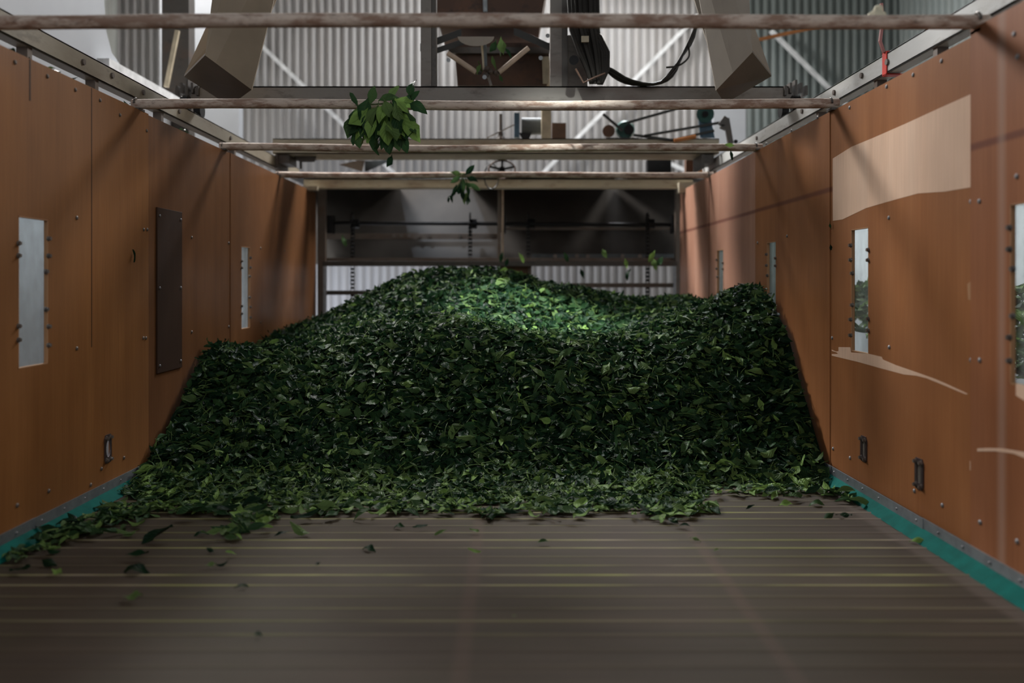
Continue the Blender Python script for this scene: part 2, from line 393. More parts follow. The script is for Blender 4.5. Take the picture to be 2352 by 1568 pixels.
B = [(1028, 1148), (1055, 1160), (1072, 1158), (1072, 1131), (1150, 1132), (1155, 1166), (1265, 1174), (1355, 1195), (1362, 1212), (1372, 1217), (1450, 1250), (1600, 1302), (1700, 1338), (1780, 1372), (1920, 1438),
     (1905, 1440), (1780, 1388), (1650, 1335), (1580, 1318), (1500, 1310), (1350, 1270), (1200, 1228), (1028, 1187), (1028, 1176), (1070, 1176), (1060, 1166), (1028, 1156)]
tear(q1, [(1550+x/2.85, 400+y/2.85) for x, y in B if 1550+x/2.85 > 1912 or True], WR, -1)
tear(q1, [(2228, 1058), (2239, 1060), (2239, 1088), (2228, 1079)], WR, -1)
tear(q1, [(2222, 652), (2238, 640), (2238, 690), (2224, 688)], WR, -1, 'raw_edge')
def WR0(u, v):
    Y = F*(XR-.012)/(u-CU); return W(u, v, Y)
C = [(1300, 247), (1400, 243), (1500, 246), (1682, 276), (1760, 300), (1760, 345), (1682, 325), (1600, 290), (1450, 271), (1300, 272)]
tear(q0, [(1880+x/3.563, 960+y/3.563) for x, y in C], WR0, -1)
tear(q0, [(2334, 882), (2362, 884), (2362, 925), (2334, 908)], WR0, -1)
for u, v in ((2042, 500), (2043, 797), (2231, 463), (2231, 827), (1742, 557), (1810, 542), (1912, 776), (1952, 247), (2037, 199), (2098, 172), (2163, 140), (1953, 1051), (1914, 1030), (2101, 1127), (2165, 1160),
             (2236, 1198), (1762, 330), (1820, 300), (1880, 270)):
    p = WR(u, v); k, xx = (q1, xr1) if p.y < 2.989 else (q2, xr2) if p.y < 3.897 else (q3, xr3)
    screw_mb((xx, p.y, p.z), -1).build('screw', 'screw_steel', k)
for u, v in ((2250, 462), (2251, 827), (2252, 1199), (2337, 1243), (2330, 78), (2338, 130), (2336, 405)):
    p = WR0(u, v); screw_mb((xr0, p.y, p.z), -1).build('screw', 'screw_steel', q0)
port(q1, xr1, -1, 2.684, 2.730, .118, .197, False); port(q1, xr1, -1, 2.317, 2.364, .119, .202, False)

for side, x, nm, wd in ((-1, XL, 'baseboard_left', 'left'), (1, XR, 'baseboard_right', 'right')):
    ax = -side
    b = thing(nm, (x, 3.4, 0), 'grey metal strip over green rubber skirt at the foot of the %s wall' % wd, 'baseboard', kind='structure')
    xi = x+ax*.012
    st = MB()
    for ya, yb, dx in ((.3, 2.296, 0), (2.290, 5.6, .0016)):
        st.box(min(xi+ax*dx, xi+ax*(dx+.002)), max(xi+ax*dx, xi+ax*(dx+.002)), ya, yb, .024, .054)
    st = st.build('metal_strip', 'galvanized', b)
    sk = MB().hexa([(xi+ax*.030, .3, .001), (xi+ax*.030, 5.6, .001), (xi+ax*.036, 5.6, .001), (xi+ax*.036, .3, .001), (xi-ax*.001, .3, .030), (xi-ax*.001, 5.6, .030), (xi+ax*.003, 5.6, .026), (xi+ax*.003, .3, .026)])
    sk.build('rubber_skirt', 'green_rubber', b, label='green rubber skirt')
    for k in range(20):
        yy = 1.5+k*.118
        screw_mb((xi+ax*.0036, yy, .040), ax, .0035, .003).build('screw', 'screw_steel', st)

# ------------------------------------------------------------------ pipes across the bin
PIPES = [(2.04, 1.2865, (-75, 2250), 'nearest'), (2.97, 1.283, (318, 1915), 'second nearest'), (3.87, 1.2745, (528, 1750), 'third'), (4.80, 1.268, (662, 1638), 'farthest')]
pl = ['thick rust-flecked pipe across the bin nearest the camera', 'rusty pipe carrying the big hanging leaf bunch', 'thin rusty pipe just under the pale carriage beam', 'rusty pipe in front of the cream end beam']
for (Y, z, (ua, ub), _), lb in zip(PIPES, pl):
    r = .0166
    p = thing('cross_pipe', (0, Y, z-r), lb, 'pipe', 'pipes across the bin')
    xa, xb = XL-.02, XR+.02
    pts = [(xa+(xb-xa)*k/24, Y+.004*math.sin(k*.5+Y), z+.003*math.sin(k*.35+Y*2)-.004*math.sin(PI*k/24)*(Y > 2.5)) for k in range(25)]
    MB().tube(pts, [r*(1+.03*math.sin(k*1.7)) for k in range(25)], 20).build('pipe_tube', 'pipe_paint', p, smooth=True)
    for sx, ax in ((XL, 1), (XR, -1)):
        m = MB().box(sx-.012, sx+.012, Y-.024, Y+.024, ZT-.001, ZT+.006)
        m.tube([(sx-.008, Y+math.cos(a)*(r+.002), z+math.sin(a)*(r+.002)) for a in [PI*q/8 for q in range(9)]], .0035, 6)
        m.build('pipe_saddle', 'dark_steel', p)

# ------------------------------------------------------------------ side rails above the walls
def rail(x, mat, label, side):
    t = thing('carriage_rail', (x, 3.8, 1.335), label, 'rail', 'carriage rails over the walls')
    s = side
    m = MB().box(min(x, x+s*.006), max(x, x+s*.006), 0.3, 5.58, 1.337, 1.401)
    m.box(min(x, x+s*.045), max(x, x+s*.045), 0.3, 5.58, 1.395, 1.401).box(min(x, x+s*.045), max(x, x+s*.045), 0.3, 5.58, 1.337, 1.343)
    m.build('rail_channel', mat, t, bevel=.001)
    for y in (1.55, 2.46, 2.86, 3.4, 4.3, 5.2):
        MB().box(min(x+s*.008, x+s*.04), max(x+s*.008, x+s*.04), y-.012, y+.012, 1.20, 1.338).build('rail_bracket', 'frame_steel', t)
    for y, z in ((2.95, 1.375), (3.2, 1.372), (2.75, 1.37), (3.55, 1.372), (4.2, 1.37)):
        MB().tube([(x, y, z), (x-s*.006, y, z)], .010, 8).build('bolt', 'bolt_steel', t)
rail(-1.347, 'rail_paint', 'tan steel rail running above the left plywood wall', -1)
rail(1.195, 'white_rail_paint', 'grey-white steel rail running above the right plywood wall', 1)

# ------------------------------------------------------------------ carriage: girders, posts, gear
def girder(y, z0, z1, x0, x1, depth, mat, label, flange=True):
    m = MB().box(x0, x1, y, y+.006, z0, z1)
    if flange: m.box(x0, x1, y, y+depth, z0, z0+.006).box(x0, x1, y, y+depth, z1-.006, z1)
    return m
g1 = thing('carriage_girder', (0, 3.72, 1.445), 'grey steel girder resting across both rails behind the second pipe', 'girder')
girder(3.72, 1.445, 1.512, -1.36, 1.205, .07, '', '').build('girder_channel', 'girder_paint', g1)
MB().box(-.38, -.335, 3.73, 3.78, 1.512, 3.2).build('girder_post', 'girder_paint', g1)
MB().box(.175, .225, 3.73, 3.78, 1.512, 3.2).build('girder_post', 'girder_paint', g1)
MB().box(.226, .25, 3.74, 3.80, 1.512, 3.2).build('post_edge', 'dark_steel', g1)
MB().box(-.334, -.315, 3.74, 3.80, 1.512, 3.2).build('post_edge', 'dark_steel', g1)
MB().box(.2505, .34, 3.79, 3.80, 1.513, 1.75).build('post_plate', 'girder_paint', g1)
for sx, a in ((-1.38, -1), (1.21, 1)):
    for wy in (3.70, 3.86): MB().tube([(sx-.01, wy, 1.435), (sx+.02, wy, 1.435)], .033, 16).build('wheel', 'black_steel', g1)
    m = MB()
    for k in range(5): m.box(sx-.04+k*.022, sx-.03+k*.022, 3.70, 3.76, 1.47+.01*(k % 2), 1.535-.012*abs(k-2))
    m.build('end_bracket', 'dark_steel', g1)
g1u = girder(3.45, 1.272, 1.296, -.40, .95, .08, '', '')
g2 = thing('carriage_girder', (0, 5.0, 1.41), 'cream girder with the green motor standing on it', 'girder')
girder(5.0, 1.413, 1.50, -1.36, 1.205, .26, '', '').build('girder_channel', 'cream_paint', g2)
MB().box(.185, .24, 5.0, 5.06, 1.50, 1.95).build('girder_post', 'beige_post', g2, label='beige upright')
for sx in (-1.3, 1.15):
    m = MB().box(sx-.03, sx+.03, 5.02, 5.2, 1.36, 1.41).box(sx-.045, sx-.03, 5.0, 5.24, 1.33, 1.41)
    m.build('end_bracket', 'dark_steel', g2)
g3 = thing('end_beam', (0, 5.5, 1.26), 'cream steel beam topping the far end of the bin', 'beam')
m = MB().box(-1.30, 1.16, 5.5, 5.508, 1.262, 1.328).box(-1.30, 1.16, 5.5, 5.58, 1.322, 1.328).box(-1.30, 1.16, 5.47, 5.5, 1.262, 1.270)
m.build('beam_channel', 'cream_paint', g3)
MB().box(1.06, 1.19, 5.44, 5.52, 1.235, 1.30).build('beam_bracket', 'cream_paint', g3); MB().box(-1.33, -1.2, 5.44, 5.5, 1.25, 1.275).build('beam_bracket', 'cream_paint', g3)

# trough conveyor end under the carriage, seen between the posts
tc = thing('trough_conveyor', W(1150, 195, 3.95), 'black V-shaped conveyor belt end with bare rollers between two posts', 'conveyor')
Y = 3.95
m = MB().hexa([W(965, 118, Y), W(1060, 82, Y), W(1060, 82, Y+.3), W(965, 118, Y+.3), W(965, 100, Y), W(1060, 66, Y), W(1060, 66, Y+.3), W(965, 100, Y+.3)])
m.build('belt_wing', 'belt_rubber', tc)
m = MB().hexa([W(1180, 80, Y), W(1276, 122, Y), W(1276, 122, Y+.3), W(1180, 80, Y+.3), W(1180, 62, Y), W(1276, 106, Y), W(1276, 106, Y+.3), W(1180, 62, Y+.3)])
m.build('belt_wing', 'belt_rubber', tc)
m = MB().hexa([W(970, 134, Y), W(1085, 96, Y), W(1085, 96, Y+.1), W(970, 134, Y+.1), W(968, 121, Y), W(1085, 82, Y), W(1085, 82, Y+.1), W(968, 121, Y+.1)]); m.build('wing_lip', 'belt_rubber', tc)
for a, b in (((1028, 122), (1094, 166)), ((1214, 110), (1146, 166))):
    MB().tube([W(*a, Y-.05), W(*b, Y-.05)], .0115, 12).build('roller', 'roller_steel', tc, smooth=True)
MB().tube([W(1113, 100, Y-.02), W(1116, 160, Y-.02)], .008, 8).build('stay_rod', 'blue_grey_paint', tc)
MB().tube([W(1107, 100, Y-.02), W(1112, 160, Y-.02)], .006, 8).build('stay_rod', 'beige_post', tc)
m = MB(); 
for u, v in ((1100, 165), (1116, 172), (1127, 165), (1140, 168), (1118, 158)): m.ball(W(u, v, Y-.04), .014, 8, 5)
m.build('roller_bracket', 'dark_steel', tc)
dish = MB()
ring = [W(1093+42*math.cos(a)-(6 if math.sin(a) < 0 else 0), 84+22*math.sin(a), Y-.1) for a in np.linspace(0, PI, 14)]
dish.prism(ring, (0, .015, .004)).build('scraper_plate', 'grey_chute_sheet', tc, label='pale rounded scraper plate')
for (u, v) in ((1258, 82), (1242, 133), (1030, 138), (1113, 177)):
    MB().tube([W(u, v, Y-.06), W(u, v, Y-.03)], .010, 8).build('bolt', 'galvanized', tc)
MB().tube([W(1120, 170, Y), W(1128, 197, Y)], .006, 8).build('stay_rod', 'girder_paint', tc)
hb = thing('hopper_box', W(1155, 195, 4.45), 'rust-brown hopper box hanging between the two carriage posts', 'hopper')
Yb = 4.4
def boxface(u0, v0, u1, v1, Y, d, mat, nm, par, taper=0):
    a, b, c, e = W(u0+taper, v1, Y), W(u1-taper, v1, Y), W(u1, v0, Y), W(u0, v0, Y)
    k = Vector((0, d, 0)); MB().hexa([a, b, b+k, a+k, e, c, c+k, e+k]).build(nm, mat, par)
boxface(1043, 98, 1264, 196, Yb, .4, 'rust_box', 'lower_box', hb, 8)
boxface(985, -60, 1262, 44, Yb-.1, .5, 'rust_box', 'upper_box', hb, 20)
boxface(1030, 108, 1262, 122, Yb-.04, .03, 'dark_steel', 'box_rib', hb)
boxface(1245, 130, 1262, 192, Yb-.02, .01, 'beige_post', 'box_edge', hb, 2)
MB().tube([W(1113, -40, Yb-.15), W(1115, 28, Yb-.15)], .012, 8).build('box_hook', 'galvanized', hb)
MB().bar(W(1296, -20, 4.2), W(1325, 8, 4.2), .03, .02).build('box_arm', 'rust_box', hb); MB().bar(W(1296, 34, 4.2), W(1328, 40, 4.2), .03, .016).build('box_arm', 'rust_box', hb)

# square chutes left and right
def chute(name, q, tops, Ys, mat, label, xfold):
    # q: panel edge a-d and flap b,c in pixels
    (ua, va), (ub, vb), (uc, vc), (ud, vd) = q; Ya, Yb_, Yc, Yd = Ys
    A, Bq, Cq, D = W(ua, va, Ya), W(ub, vb, Yb_), W(uc, vc, Yc), W(ud, vd, Yd)
    t = thing(name, (A+D)/2, label, 'chute', 'square sheet chutes hanging under the roof')
    TA, TD = W(*tops[0], Ya+.02), W(*tops[1], Yd+.02)
    TA2, TD2 = TA+(TA-A)*1.2, TD+(TD-D)*1.2
    k = xfold
    F0, FT = A.lerp(D, k), TA2.lerp(TD2, k+.05)
    fw = Vector((0, -.012, 0))
    th = Vector((0, .008, 0))
    m = MB().hexa([A, F0+fw, F0+fw+th, A+th, TA2, FT+fw, FT+fw+th, TA2+th]); m.hexa([F0+fw, D, D+th, F0+fw+th, FT+fw, TD2, TD2+th, FT+fw+th])
    m.build('front_sheet', mat, t)
    up = Vector((0, .004, .010))
    MB().hexa([A, D, Cq, Bq, A+up, D+up, Cq+up, Bq+up]).build('outlet_flap', 'chute_inside', t, label='dark underside flap')
    bk = Vector((0, .22, 0))
    MB().hexa([Bq+up, Cq+up, Cq+up+th, Bq+up+th, TA2+bk, TD2+bk, TD2+bk+th, TA2+bk+th]).build('rear_sheet', mat, t)
chute('sheet_chute', [(471, 127), (423, 176), (527, 243), (578, 206)], [(487, 0), (629, 0)], (3.25, 3.42, 3.55, 3.38), 'chute_sheet', 'brown square sheet chute hanging over the left rail', .24)
chute('sheet_chute', [(1728, 120), (1772, 175), (1665, 238), (1645, 207)], [(1721, 0), (1607, 0)], (3.25, 3.42, 3.55, 3.38), 'grey_chute_sheet', 'greyish square sheet chute hanging near the right rail', .55)

# black cables
cb = thing('cable_bundle', W(1345, 195, 3.66), 'thick bundle of black cables looped beside the right carriage post', 'cables')
for k in range(9):
    o = k*7; Y = 3.62+.012*(k % 3)
    pts = [W(1305+o*1.2, -20, Y), W(1312+o*1.1, 70, Y), W(1330+o*.9, 120, Y), W(1350+o*.55, 165, Y), W(1358+o*.4, 192, Y)]
    MB().tube(pts, .0085, 8).build('cable', 'cable_rubber', cb, smooth=True)
for k in range(4):
    MB().tube([W(1335+4*k, 60, 3.64), W(1362+6*k, 84, 3.64), W(1382+5*k, 120, 3.64), W(1384+4*k, 160, 3.64), W(1372+3*k, 193, 3.64)], .008, 8).build('cable', 'cable_rubber', cb, smooth=True)
MB().tube([W(1322, 158, 3.6), W(1340, 190, 3.6), W(1365, 178, 3.6), W(1390, 168, 3.6)], .004, 6).build('cable', 'rust_box', cb, label='thin reddish cable')
MB().tube([W(1318, 138, 3.6), W(1318, 138, 3.66)], .02, 12).build('cable_gland', 'black_steel', cb)
MB().box(*[W(1335, 88, 3.6).x, W(1352, 88, 3.6).x, 3.59, 3.6, W(0, 98, 3.6).z, W(0, 84, 3.6).z]).build('cable_tie', 'beige_post', cb, label='yellowish tie')
fc = thing('festoon_cable', W(1480, 190, 3.7), 'dark cables drooping in a loop from the post to the right chute', 'cables')
def spline(pts, Y, n=28):
    P = np.array(pts, float); t = np.linspace(0, len(P)-1, n); out = []
    for s in t:
        i = int(min(s, len(P)-2)); f = s-i; p = [P[max(0, min(len(P)-1, i+d))] for d in (-1, 0, 1, 2)]
        q = .5*((2*p[1])+(-p[0]+p[2])*f+(2*p[0]-5*p[1]+4*p[2]-p[3])*f*f+(-p[0]+3*p[1]-3*p[2]+p[3])*f**3)
        out.append(W(q[0], q[1], Y))
    return out
for j, (dv, Y) in enumerate(((0, 3.68), (8, 3.70), (-7, 3.66), (4, 3.72))):
    MB().tube(spline([(1345, 78), (1378, 105), (1385, 145), (1410, 168+dv), (1450, 188+dv*.6), (1510, 192), (1545, 165+dv), (1565, 130), (1590, 85+dv), (1607, 30), (1640, -30)], Y), .007 if j < 2 else .0045, 8).build('cable', 'cable_rubber', fc, smooth=True)
MB().tube(spline([(1530, 155), (1560, 150), (1582, 130), (1580, 100)], 3.66), .004, 6).build('cable', 'cable_rubber', fc, smooth=True)

# drive gear on the cream girder
mo = thing('electric_motor', W(1435, 321, 5.06), 'round dark green motor standing on the cream girder', 'motor')
MB().tube([W(1436, 298, 5.02), W(1436, 298, 5.05), W(1436, 298, 5.16), W(1436, 298, 5.2)], [.046, .055, .055, .045], 20).build('motor_body', 'teal_motor', mo, smooth=True)
MB().tube([W(1445, 298, 5.0), W(1445, 298, 5.02)], .028, 14).build('motor_pulley', 'black_steel', mo)
MB().tube([W(1398, 301, 5.0), W(1398, 301, 5.06)], .036, 14).build('gear_cap', 'rust_box', mo)
MB().box(W(1390, 0, 5.06).x, W(1465, 0, 5.06).x, 5.02, 5.18, 1.5005, 1.508).build('motor_foot', 'dark_steel', mo)
db = thing('drive_belt', W(1540, 320, 4.97), 'long thin black drive belts running from the green motor to the right', 'belt')
for a, b in (((1440, 282), (1640, 226)), ((1455, 310), (1545, 322)), ((1480, 312), (1652, 282)), ((1545, 322), (1640, 300)), ((1385, 262), (1430, 300))):
    MB().bar(W(*a, 4.98), W(*b, 4.98), .012, .014).build('belt_run', 'belt_rubber', db)
gb = thing('gear_bracket', W(1620, 322, 5.0), 'blue gear housing at the right end of the cream girder', 'gearbox')
MB().tube([W(1620, 262, 4.98), W(1620, 262, 5.06)], .05, 16).build('pulley', 'teal_motor', gb)
MB().hexa([W(1608, 317, 5), W(1642, 317, 5), W(1642, 317, 5.08), W(1608, 317, 5.08), W(1604, 275, 5), W(1634, 275, 5), W(1634, 275, 5.08), W(1604, 275, 5.08)]).build('housing', 'blue_paint', gb, bevel=.004)
MB().tube([W(1620, 262, 4.96), W(1620, 262, 4.98)], .018, 10).build('hub', 'black_steel', gb)
MB().tube([W(1548, 323, 4.95), W(1598, 313, 4.95)], .011, 10).build('handle', 'orange_plastic', gb, label='orange handle')
ba = thing('bracket_arm', W(1670, 330, 4.85), 'rusty bent bracket arm behind the right end of the third pipe', 'bracket')
m = MB().bar(W(1655, 288, 4.9), W(1668, 270, 4.9), .03, .03).bar(W(1668, 272, 4.9), W(1678, 330, 4.9), .022, .03).bar(W(1655, 290, 4.9), W(1668, 296, 4.9), .03, .02)
m.build('arm', 'dark_steel', ba); MB().tube([W(1690, 325, 4.88), W(1690, 325, 4.9)], .012, 8).build('bolt', 'black_steel', ba)
gm = thing('gear_motor', W(1215, 318, 5.1), 'blue-grey gear motor beside the beige upright', 'motor')
MB().tube([W(1198, 290, 5.12), W(1244, 290, 5.12)], .05, 18).build('motor_body', 'blue_grey_paint', gm, smooth=True)
MB().box(W(1181, 0, 5.1).x, W(1193, 0, 5.1).x, 5.06, 5.18, W(0, 318, 5.1).z, W(0, 262, 5.1).z).build('end_plate', 'blue_paint', gm)
MB().hexa([W(1200, 320, 5.1), W(1215, 320, 5.1), W(1215, 320, 5.16), W(1200, 320, 5.16), W(1192, 305, 5.1), W(1222, 305, 5.1), W(1222, 305, 5.16), W(1192, 305, 5.16)]).build('motor_foot', 'black_steel', gm)
MB().box(W(1268, 0, 5.1).x, W(1300, 0, 5.1).x, 5.1, 5.16, W(0, 322, 5.1).z, W(0, 282, 5.1).z).build('switch_box', 'rust_box', gm)
ps = thing('pivot_stand', W(1150, 324, 5.02), 'dark cone-footed stand on the cream girder left of the gear motor', 'stand')
MB().tube([W(1150, 320, 5.05), W(1150, 311, 5.05), W(1150, 300, 5.05), W(1150, 262, 5.05)], [.034, .018, .009, .009], 12).build('stand_rod', 'dark_steel', ps)
MB().bar(W(1118, 317, 5.04), W(1182, 286, 5.04), .008, .006).build('stay_wire', 'girder_paint', ps)
wr1 = MB().tube([W(1129, 405, 5.42)+Vector((math.cos(a)*.045, 0, math.sin(a)*.078)) for a in np.linspace(0, 2*PI, 26)], .0035, 6, False)
wr1.build('wire_ring', 'black_steel', smooth=True, label='thin dark wire ring hanging at the cream end beam', cat='ring')
hw = thing('hand_wheel', W(1155, 396, 5.25), 'small dark spoked hand wheel under the cream girder', 'wheel')
c = W(1153, 389, 5.25)
MB().tube([c, c+Vector((0, .03, 0))], .02, 10).build('hub', 'black_steel', hw)
for k in range(5):
    a = k*2*PI/5+.3; MB().bar(c, c+Vector((math.cos(a)*.075, 0, math.sin(a)*.05)), .012, .012, (0, 1, 0)).build('spoke', 'black_steel', hw)
MB().tube([c+Vector((math.cos(a)*.08, 0.01, math.sin(a)*.055)) for a in np.linspace(0, 2*PI, 24)], .005, 6, False).build('rim', 'rust_box', hw)
MB().hexa([W(778, 378, 5.6), W(832, 394, 5.6), W(832, 394, 5.7), W(778, 378, 5.7), W(822, 368, 5.6), W(838, 368, 5.6), W(838, 368, 5.7), W(822, 368, 5.7)]).build('scoop_plate', 'frame_steel', label='brown wedge plate under the cream girder at left', cat='plate')
MB().hexa([W(838, 392, 5.7), W(842, 394, 5.7), W(842, 394, 5.76), W(838, 392, 5.76), W(838, 370, 5.7), W(905, 366, 5.7), W(905, 366, 5.76), W(838, 370, 5.76)]).build('scoop_plate', 'blue_grey_paint', label='blue-grey wedge plate under the cream girder at left', cat='plate')
MB().box(W(1487, 0, 5.7).x, W(1542, 0, 5.7).x, 5.7, 5.78, W(0, 397, 5.7).z, W(0, 366, 5.7).z).build('control_box', 'black_steel', label='small black box under the cream girder at right', cat='box', bevel=.004)
MB().tube([W(1607, 397, 5.35), W(1608, 366, 5.35)], .017, 12).build('orange_rod', 'orange_plastic', label='short orange rod under the cream girder', cat='rod')
MB().box(W(1576, 0, 5.4).x, W(1592, 0, 5.4).x, 5.4, 5.46, W(0, 398, 5.4).z, W(0, 364, 5.4).z).build('dark_spacer', 'rust_box', label='dark reddish spacer left of the orange rod', cat='block')
MB().hexa([W(690, 372, 5.1), W(722, 372, 5.1), W(722, 372, 5.2), W(690, 372, 5.2), W(676, 359, 5.1), W(726, 359, 5.1), W(726, 367, 5.2), W(676, 367, 5.2)]).bar(W(691, 372, 5.12), W(691, 388, 5.12), .012, .012, (0, 1, 0)).build('hanger_bracket', 'dark_steel', label='dark hanger bracket under the cream girder near the left rail', cat='bracket')

# white braces in front of the far wall
for a, b, lb in (((560, 66), (905, 398), 'white diagonal brace on the far wall left of the posts'), ((1602, 36), (1240, 405), 'white diagonal brace on the far wall right of the posts'),
                 ((1770, 70), (1960, 258), 'white diagonal brace on the grey-green wall by the right chute'), ((1515, 366), (1640, 420), 'short white brace low on the far wall at right')):
    MB().bar(W(*a, 7.9), W(*b, 7.9), .035, .03, (0, 1, 0)).build('wall_brace', 'white_brace', label=lb, cat='brace')
MB().bar(W(1730, 94, 6.2), W(1920, 52, 6.2), .03, .02).build('copper_rod', 'orange_plastic', label='thin orange-brown rod right of the grey chute', cat='rod')
MB().bar(W(382, 200, 4.9), W(408, 70, 4.9), .022, .022, (0, 1, 0)).build('wooden_stick', 'beige_post', label='thin tan stick leaning by the dark upright at left', cat='stick')

# ribbon and rag
rb = thing('red_ribbon', W(2038, 165, 2.765), 'red ribbon tied round the right rail with a string going up', 'ribbon')
x = 1.195
m = MB()
for (xa, xb, ya, yb, za, zb) in ((x-.004, x-.001, 2.752, 2.782, 1.332, 1.404), (x-.004, x+.048, 2.752, 2.782, 1.331, 1.3345), (x-.004, x+.048, 2.752, 2.782, 1.4035, 1.406)): m.box(xa, xb, ya, yb, za, zb)
m.build('ribbon_band', 'red_ribbon', rb)
MB().tube([(x-.006, 2.765, 1.404), (x-.018, 2.765, 1.44), (x-.010, 2.765, 1.50), (x-.014, 2.765, 1.56)], .0055, 6).build('ribbon_string', 'pink_string', rb)
MB().ball(W(2022, 26, 2.05)+Vector((0, .02, -.008)), .02, 9, 6, (1.2, 1, .9)).ball(W(2022, 20, 2.05)+Vector((.004, .02, .004)), .012, 7, 5).build('pale_rag', 'pale_rag', label='pale crumpled rag knotted on the nearest pipe at right', cat='rag')

# ------------------------------------------------------------------ far end frame, dark board, shaft and chains
fr = thing('end_frame', (0, 5.72, 0), 'dark steel frame closing the far end of the bin', 'frame')
def fbox(u0, u1, v0, v1, Y, d, nm, mat, par=fr): 
    a = W(u0, v1, Y); b = W(u1, v0, Y); return MB().box(a.x, b.x, Y, Y+d, a.z, b.z).build(nm, mat, par, bevel=.001)
fbox(729, 747, 432, 1000, 5.70, .05, 'frame_post', 'frame_steel'); fbox(1552, 1563, 432, 1000, 5.70, .05, 'frame_post', 'frame_steel')
fbox(1143, 1150, 434, 640, 5.70, .03, 'centre_post', 'frame_steel'); fbox(1152, 1157, 434, 600, 5.69, .03, 'centre_post', 'roller_steel')
fbox(740, 1556, 600, 611, 5.68, .05, 'cross_bar', 'dark_steel'); fbox(740, 1556, 592, 599, 5.74, .03, 'cross_bar', 'frame_steel')
fbox(747, 1145, 667, 677, 5.75, .02, 'cross_bar', 'dark_steel'); fbox(1215, 1553, 650, 660, 5.75, .02, 'cross_bar', 'frame_steel')
fbox(1150, 1213, 611, 800, 5.76, .03, 'centre_plate', 'rust_box'); fbox(1213, 1221, 611, 800, 5.74, .03, 'centre_plate', 'frame_steel')
fbox(742, 748, 611, 900, 5.67, .02, 'gate_edge', 'galvanized'); fbox(1548, 1553, 611, 900, 5.67, .02, 'gate_edge', 'galvanized')
bd = thing('back_board', (0, 6.1, .79), 'dark sheet board behind the shaft at the far end of the bin', 'board')
MB().hexa([(-1.42, 6.0, .80), (1.32, 6.0, .80), (1.32, 6.01, .80), (-1.42, 6.01, .80), (-1.42, 6.25, 1.36), (1.32, 6.25, 1.36), (1.32, 6.26, 1.36), (-1.42, 6.26, 1.36)]).build('board_sheet', 'board_metal', bd)
MB().box(-1.45, -.80, 5.60, 6.26, 1.362, 1.37).build('light_baffle', 'board_metal', bd); MB().box(-.28, .70, 5.60, 6.26, 1.362, 1.37).build('light_baffle', 'board_metal', bd); MB().box(.78, 1.35, 5.60, 6.26, 1.362, 1.37).build('light_baffle', 'board_metal', bd)  # covers added to darken the board, gap shaped for a streak of light
def onboard(u0, u1, v0, v1, Y, mat, nm, d=.012): return fbox(u0, u1, v0, v1, Y, d, nm, mat, bd)
onboard(748, 1143, 536, 549, 6.02, 'frame_steel', 'stiffener'); onboard(1222, 1550, 583, 594, 5.97, 'blue_grey_paint', 'stiffener'); onboard(1158, 1550, 522, 528, 6.04, 'frame_steel', 'stiffener')
for u in (905, 922, 940, 962, 985, 1056, 1130): MB().tube([W(u, 541, 6.02), W(u, 541, 6.0)], .014, 8).build('bolt', 'bolt_steel', bd)
for u in (1275, 1325, 1350, 1430, 1470): MB().tube([W(u, 588, 5.97), W(u, 588, 5.95)], .015, 8).build('bolt', 'bolt_steel', bd)
sh = thing('drive_shaft', W(1150, 514, 5.85), 'long black shaft with sprockets across the far end', 'shaft')
MB().tube([W(745, 512, 5.85), W(1556, 516, 5.85)], .0125, 14).build('shaft_rod', 'black_steel', sh, smooth=True)
CH = [(810, 487, 760), (1080, 489, 700), (1213, 488, 700), (1487, 487, 760)]
for u, v, _ in CH:
    c = W(u, 514, 5.85); m = MB()
    for k in range(16):
        a = 2*PI*k/16; b = a+PI/16
        m.prism([c+Vector((-.004, 0, 0)), c+Vector((-.004, math.cos(a-PI/16)*.062, math.sin(a-PI/16)*.062)), c+Vector((-.004, math.cos(a)*.078, math.sin(a)*.078)), c+Vector((-.004, math.cos(b)*.062, math.sin(b)*.062))], (.008, 0, 0))
    m.build('sprocket', 'black_steel', sh)
    MB().tube([c+Vector((.005, 0, 0)), c+Vector((.045, 0, 0))], .032, 14).build('hub', 'black_steel', sh)
for u in (1150, 1552, 752): fbox(u-8, u+12, 494, 535, 5.8, .09, 'bearing', 'black_steel', sh)
cl = ['black roller chain hanging at the far left of the shaft', 'black roller chain hanging left of the centre post', 'black roller chain hanging right of the centre post', 'black roller chain hanging at the far right with leaves caught on it']
for (u, v, v1), lb in zip(CH, cl):
    m = MB(); c = W(u, 514, 5.785); z = W(u, v+25, 5.785).z; zb = W(u, v1, 5.785).z; k = 0; P = .0254
    while z > zb:
        o = .0115 if k % 2 else .0082
        for s in (-1, 1): m.box(c.x+s*o-.0013, c.x+s*o+.0013, c.y-.010, c.y+.010, z-P*1.15, z+P*.15)
        m.tube([(c.x-.013, c.y, z), (c.x+.013, c.y, z)], .0075, 8); z -= P; k += 1
    m.build('roller_chain', 'black_steel', label=lb, cat='chain', group='roller chains on the far shaft')

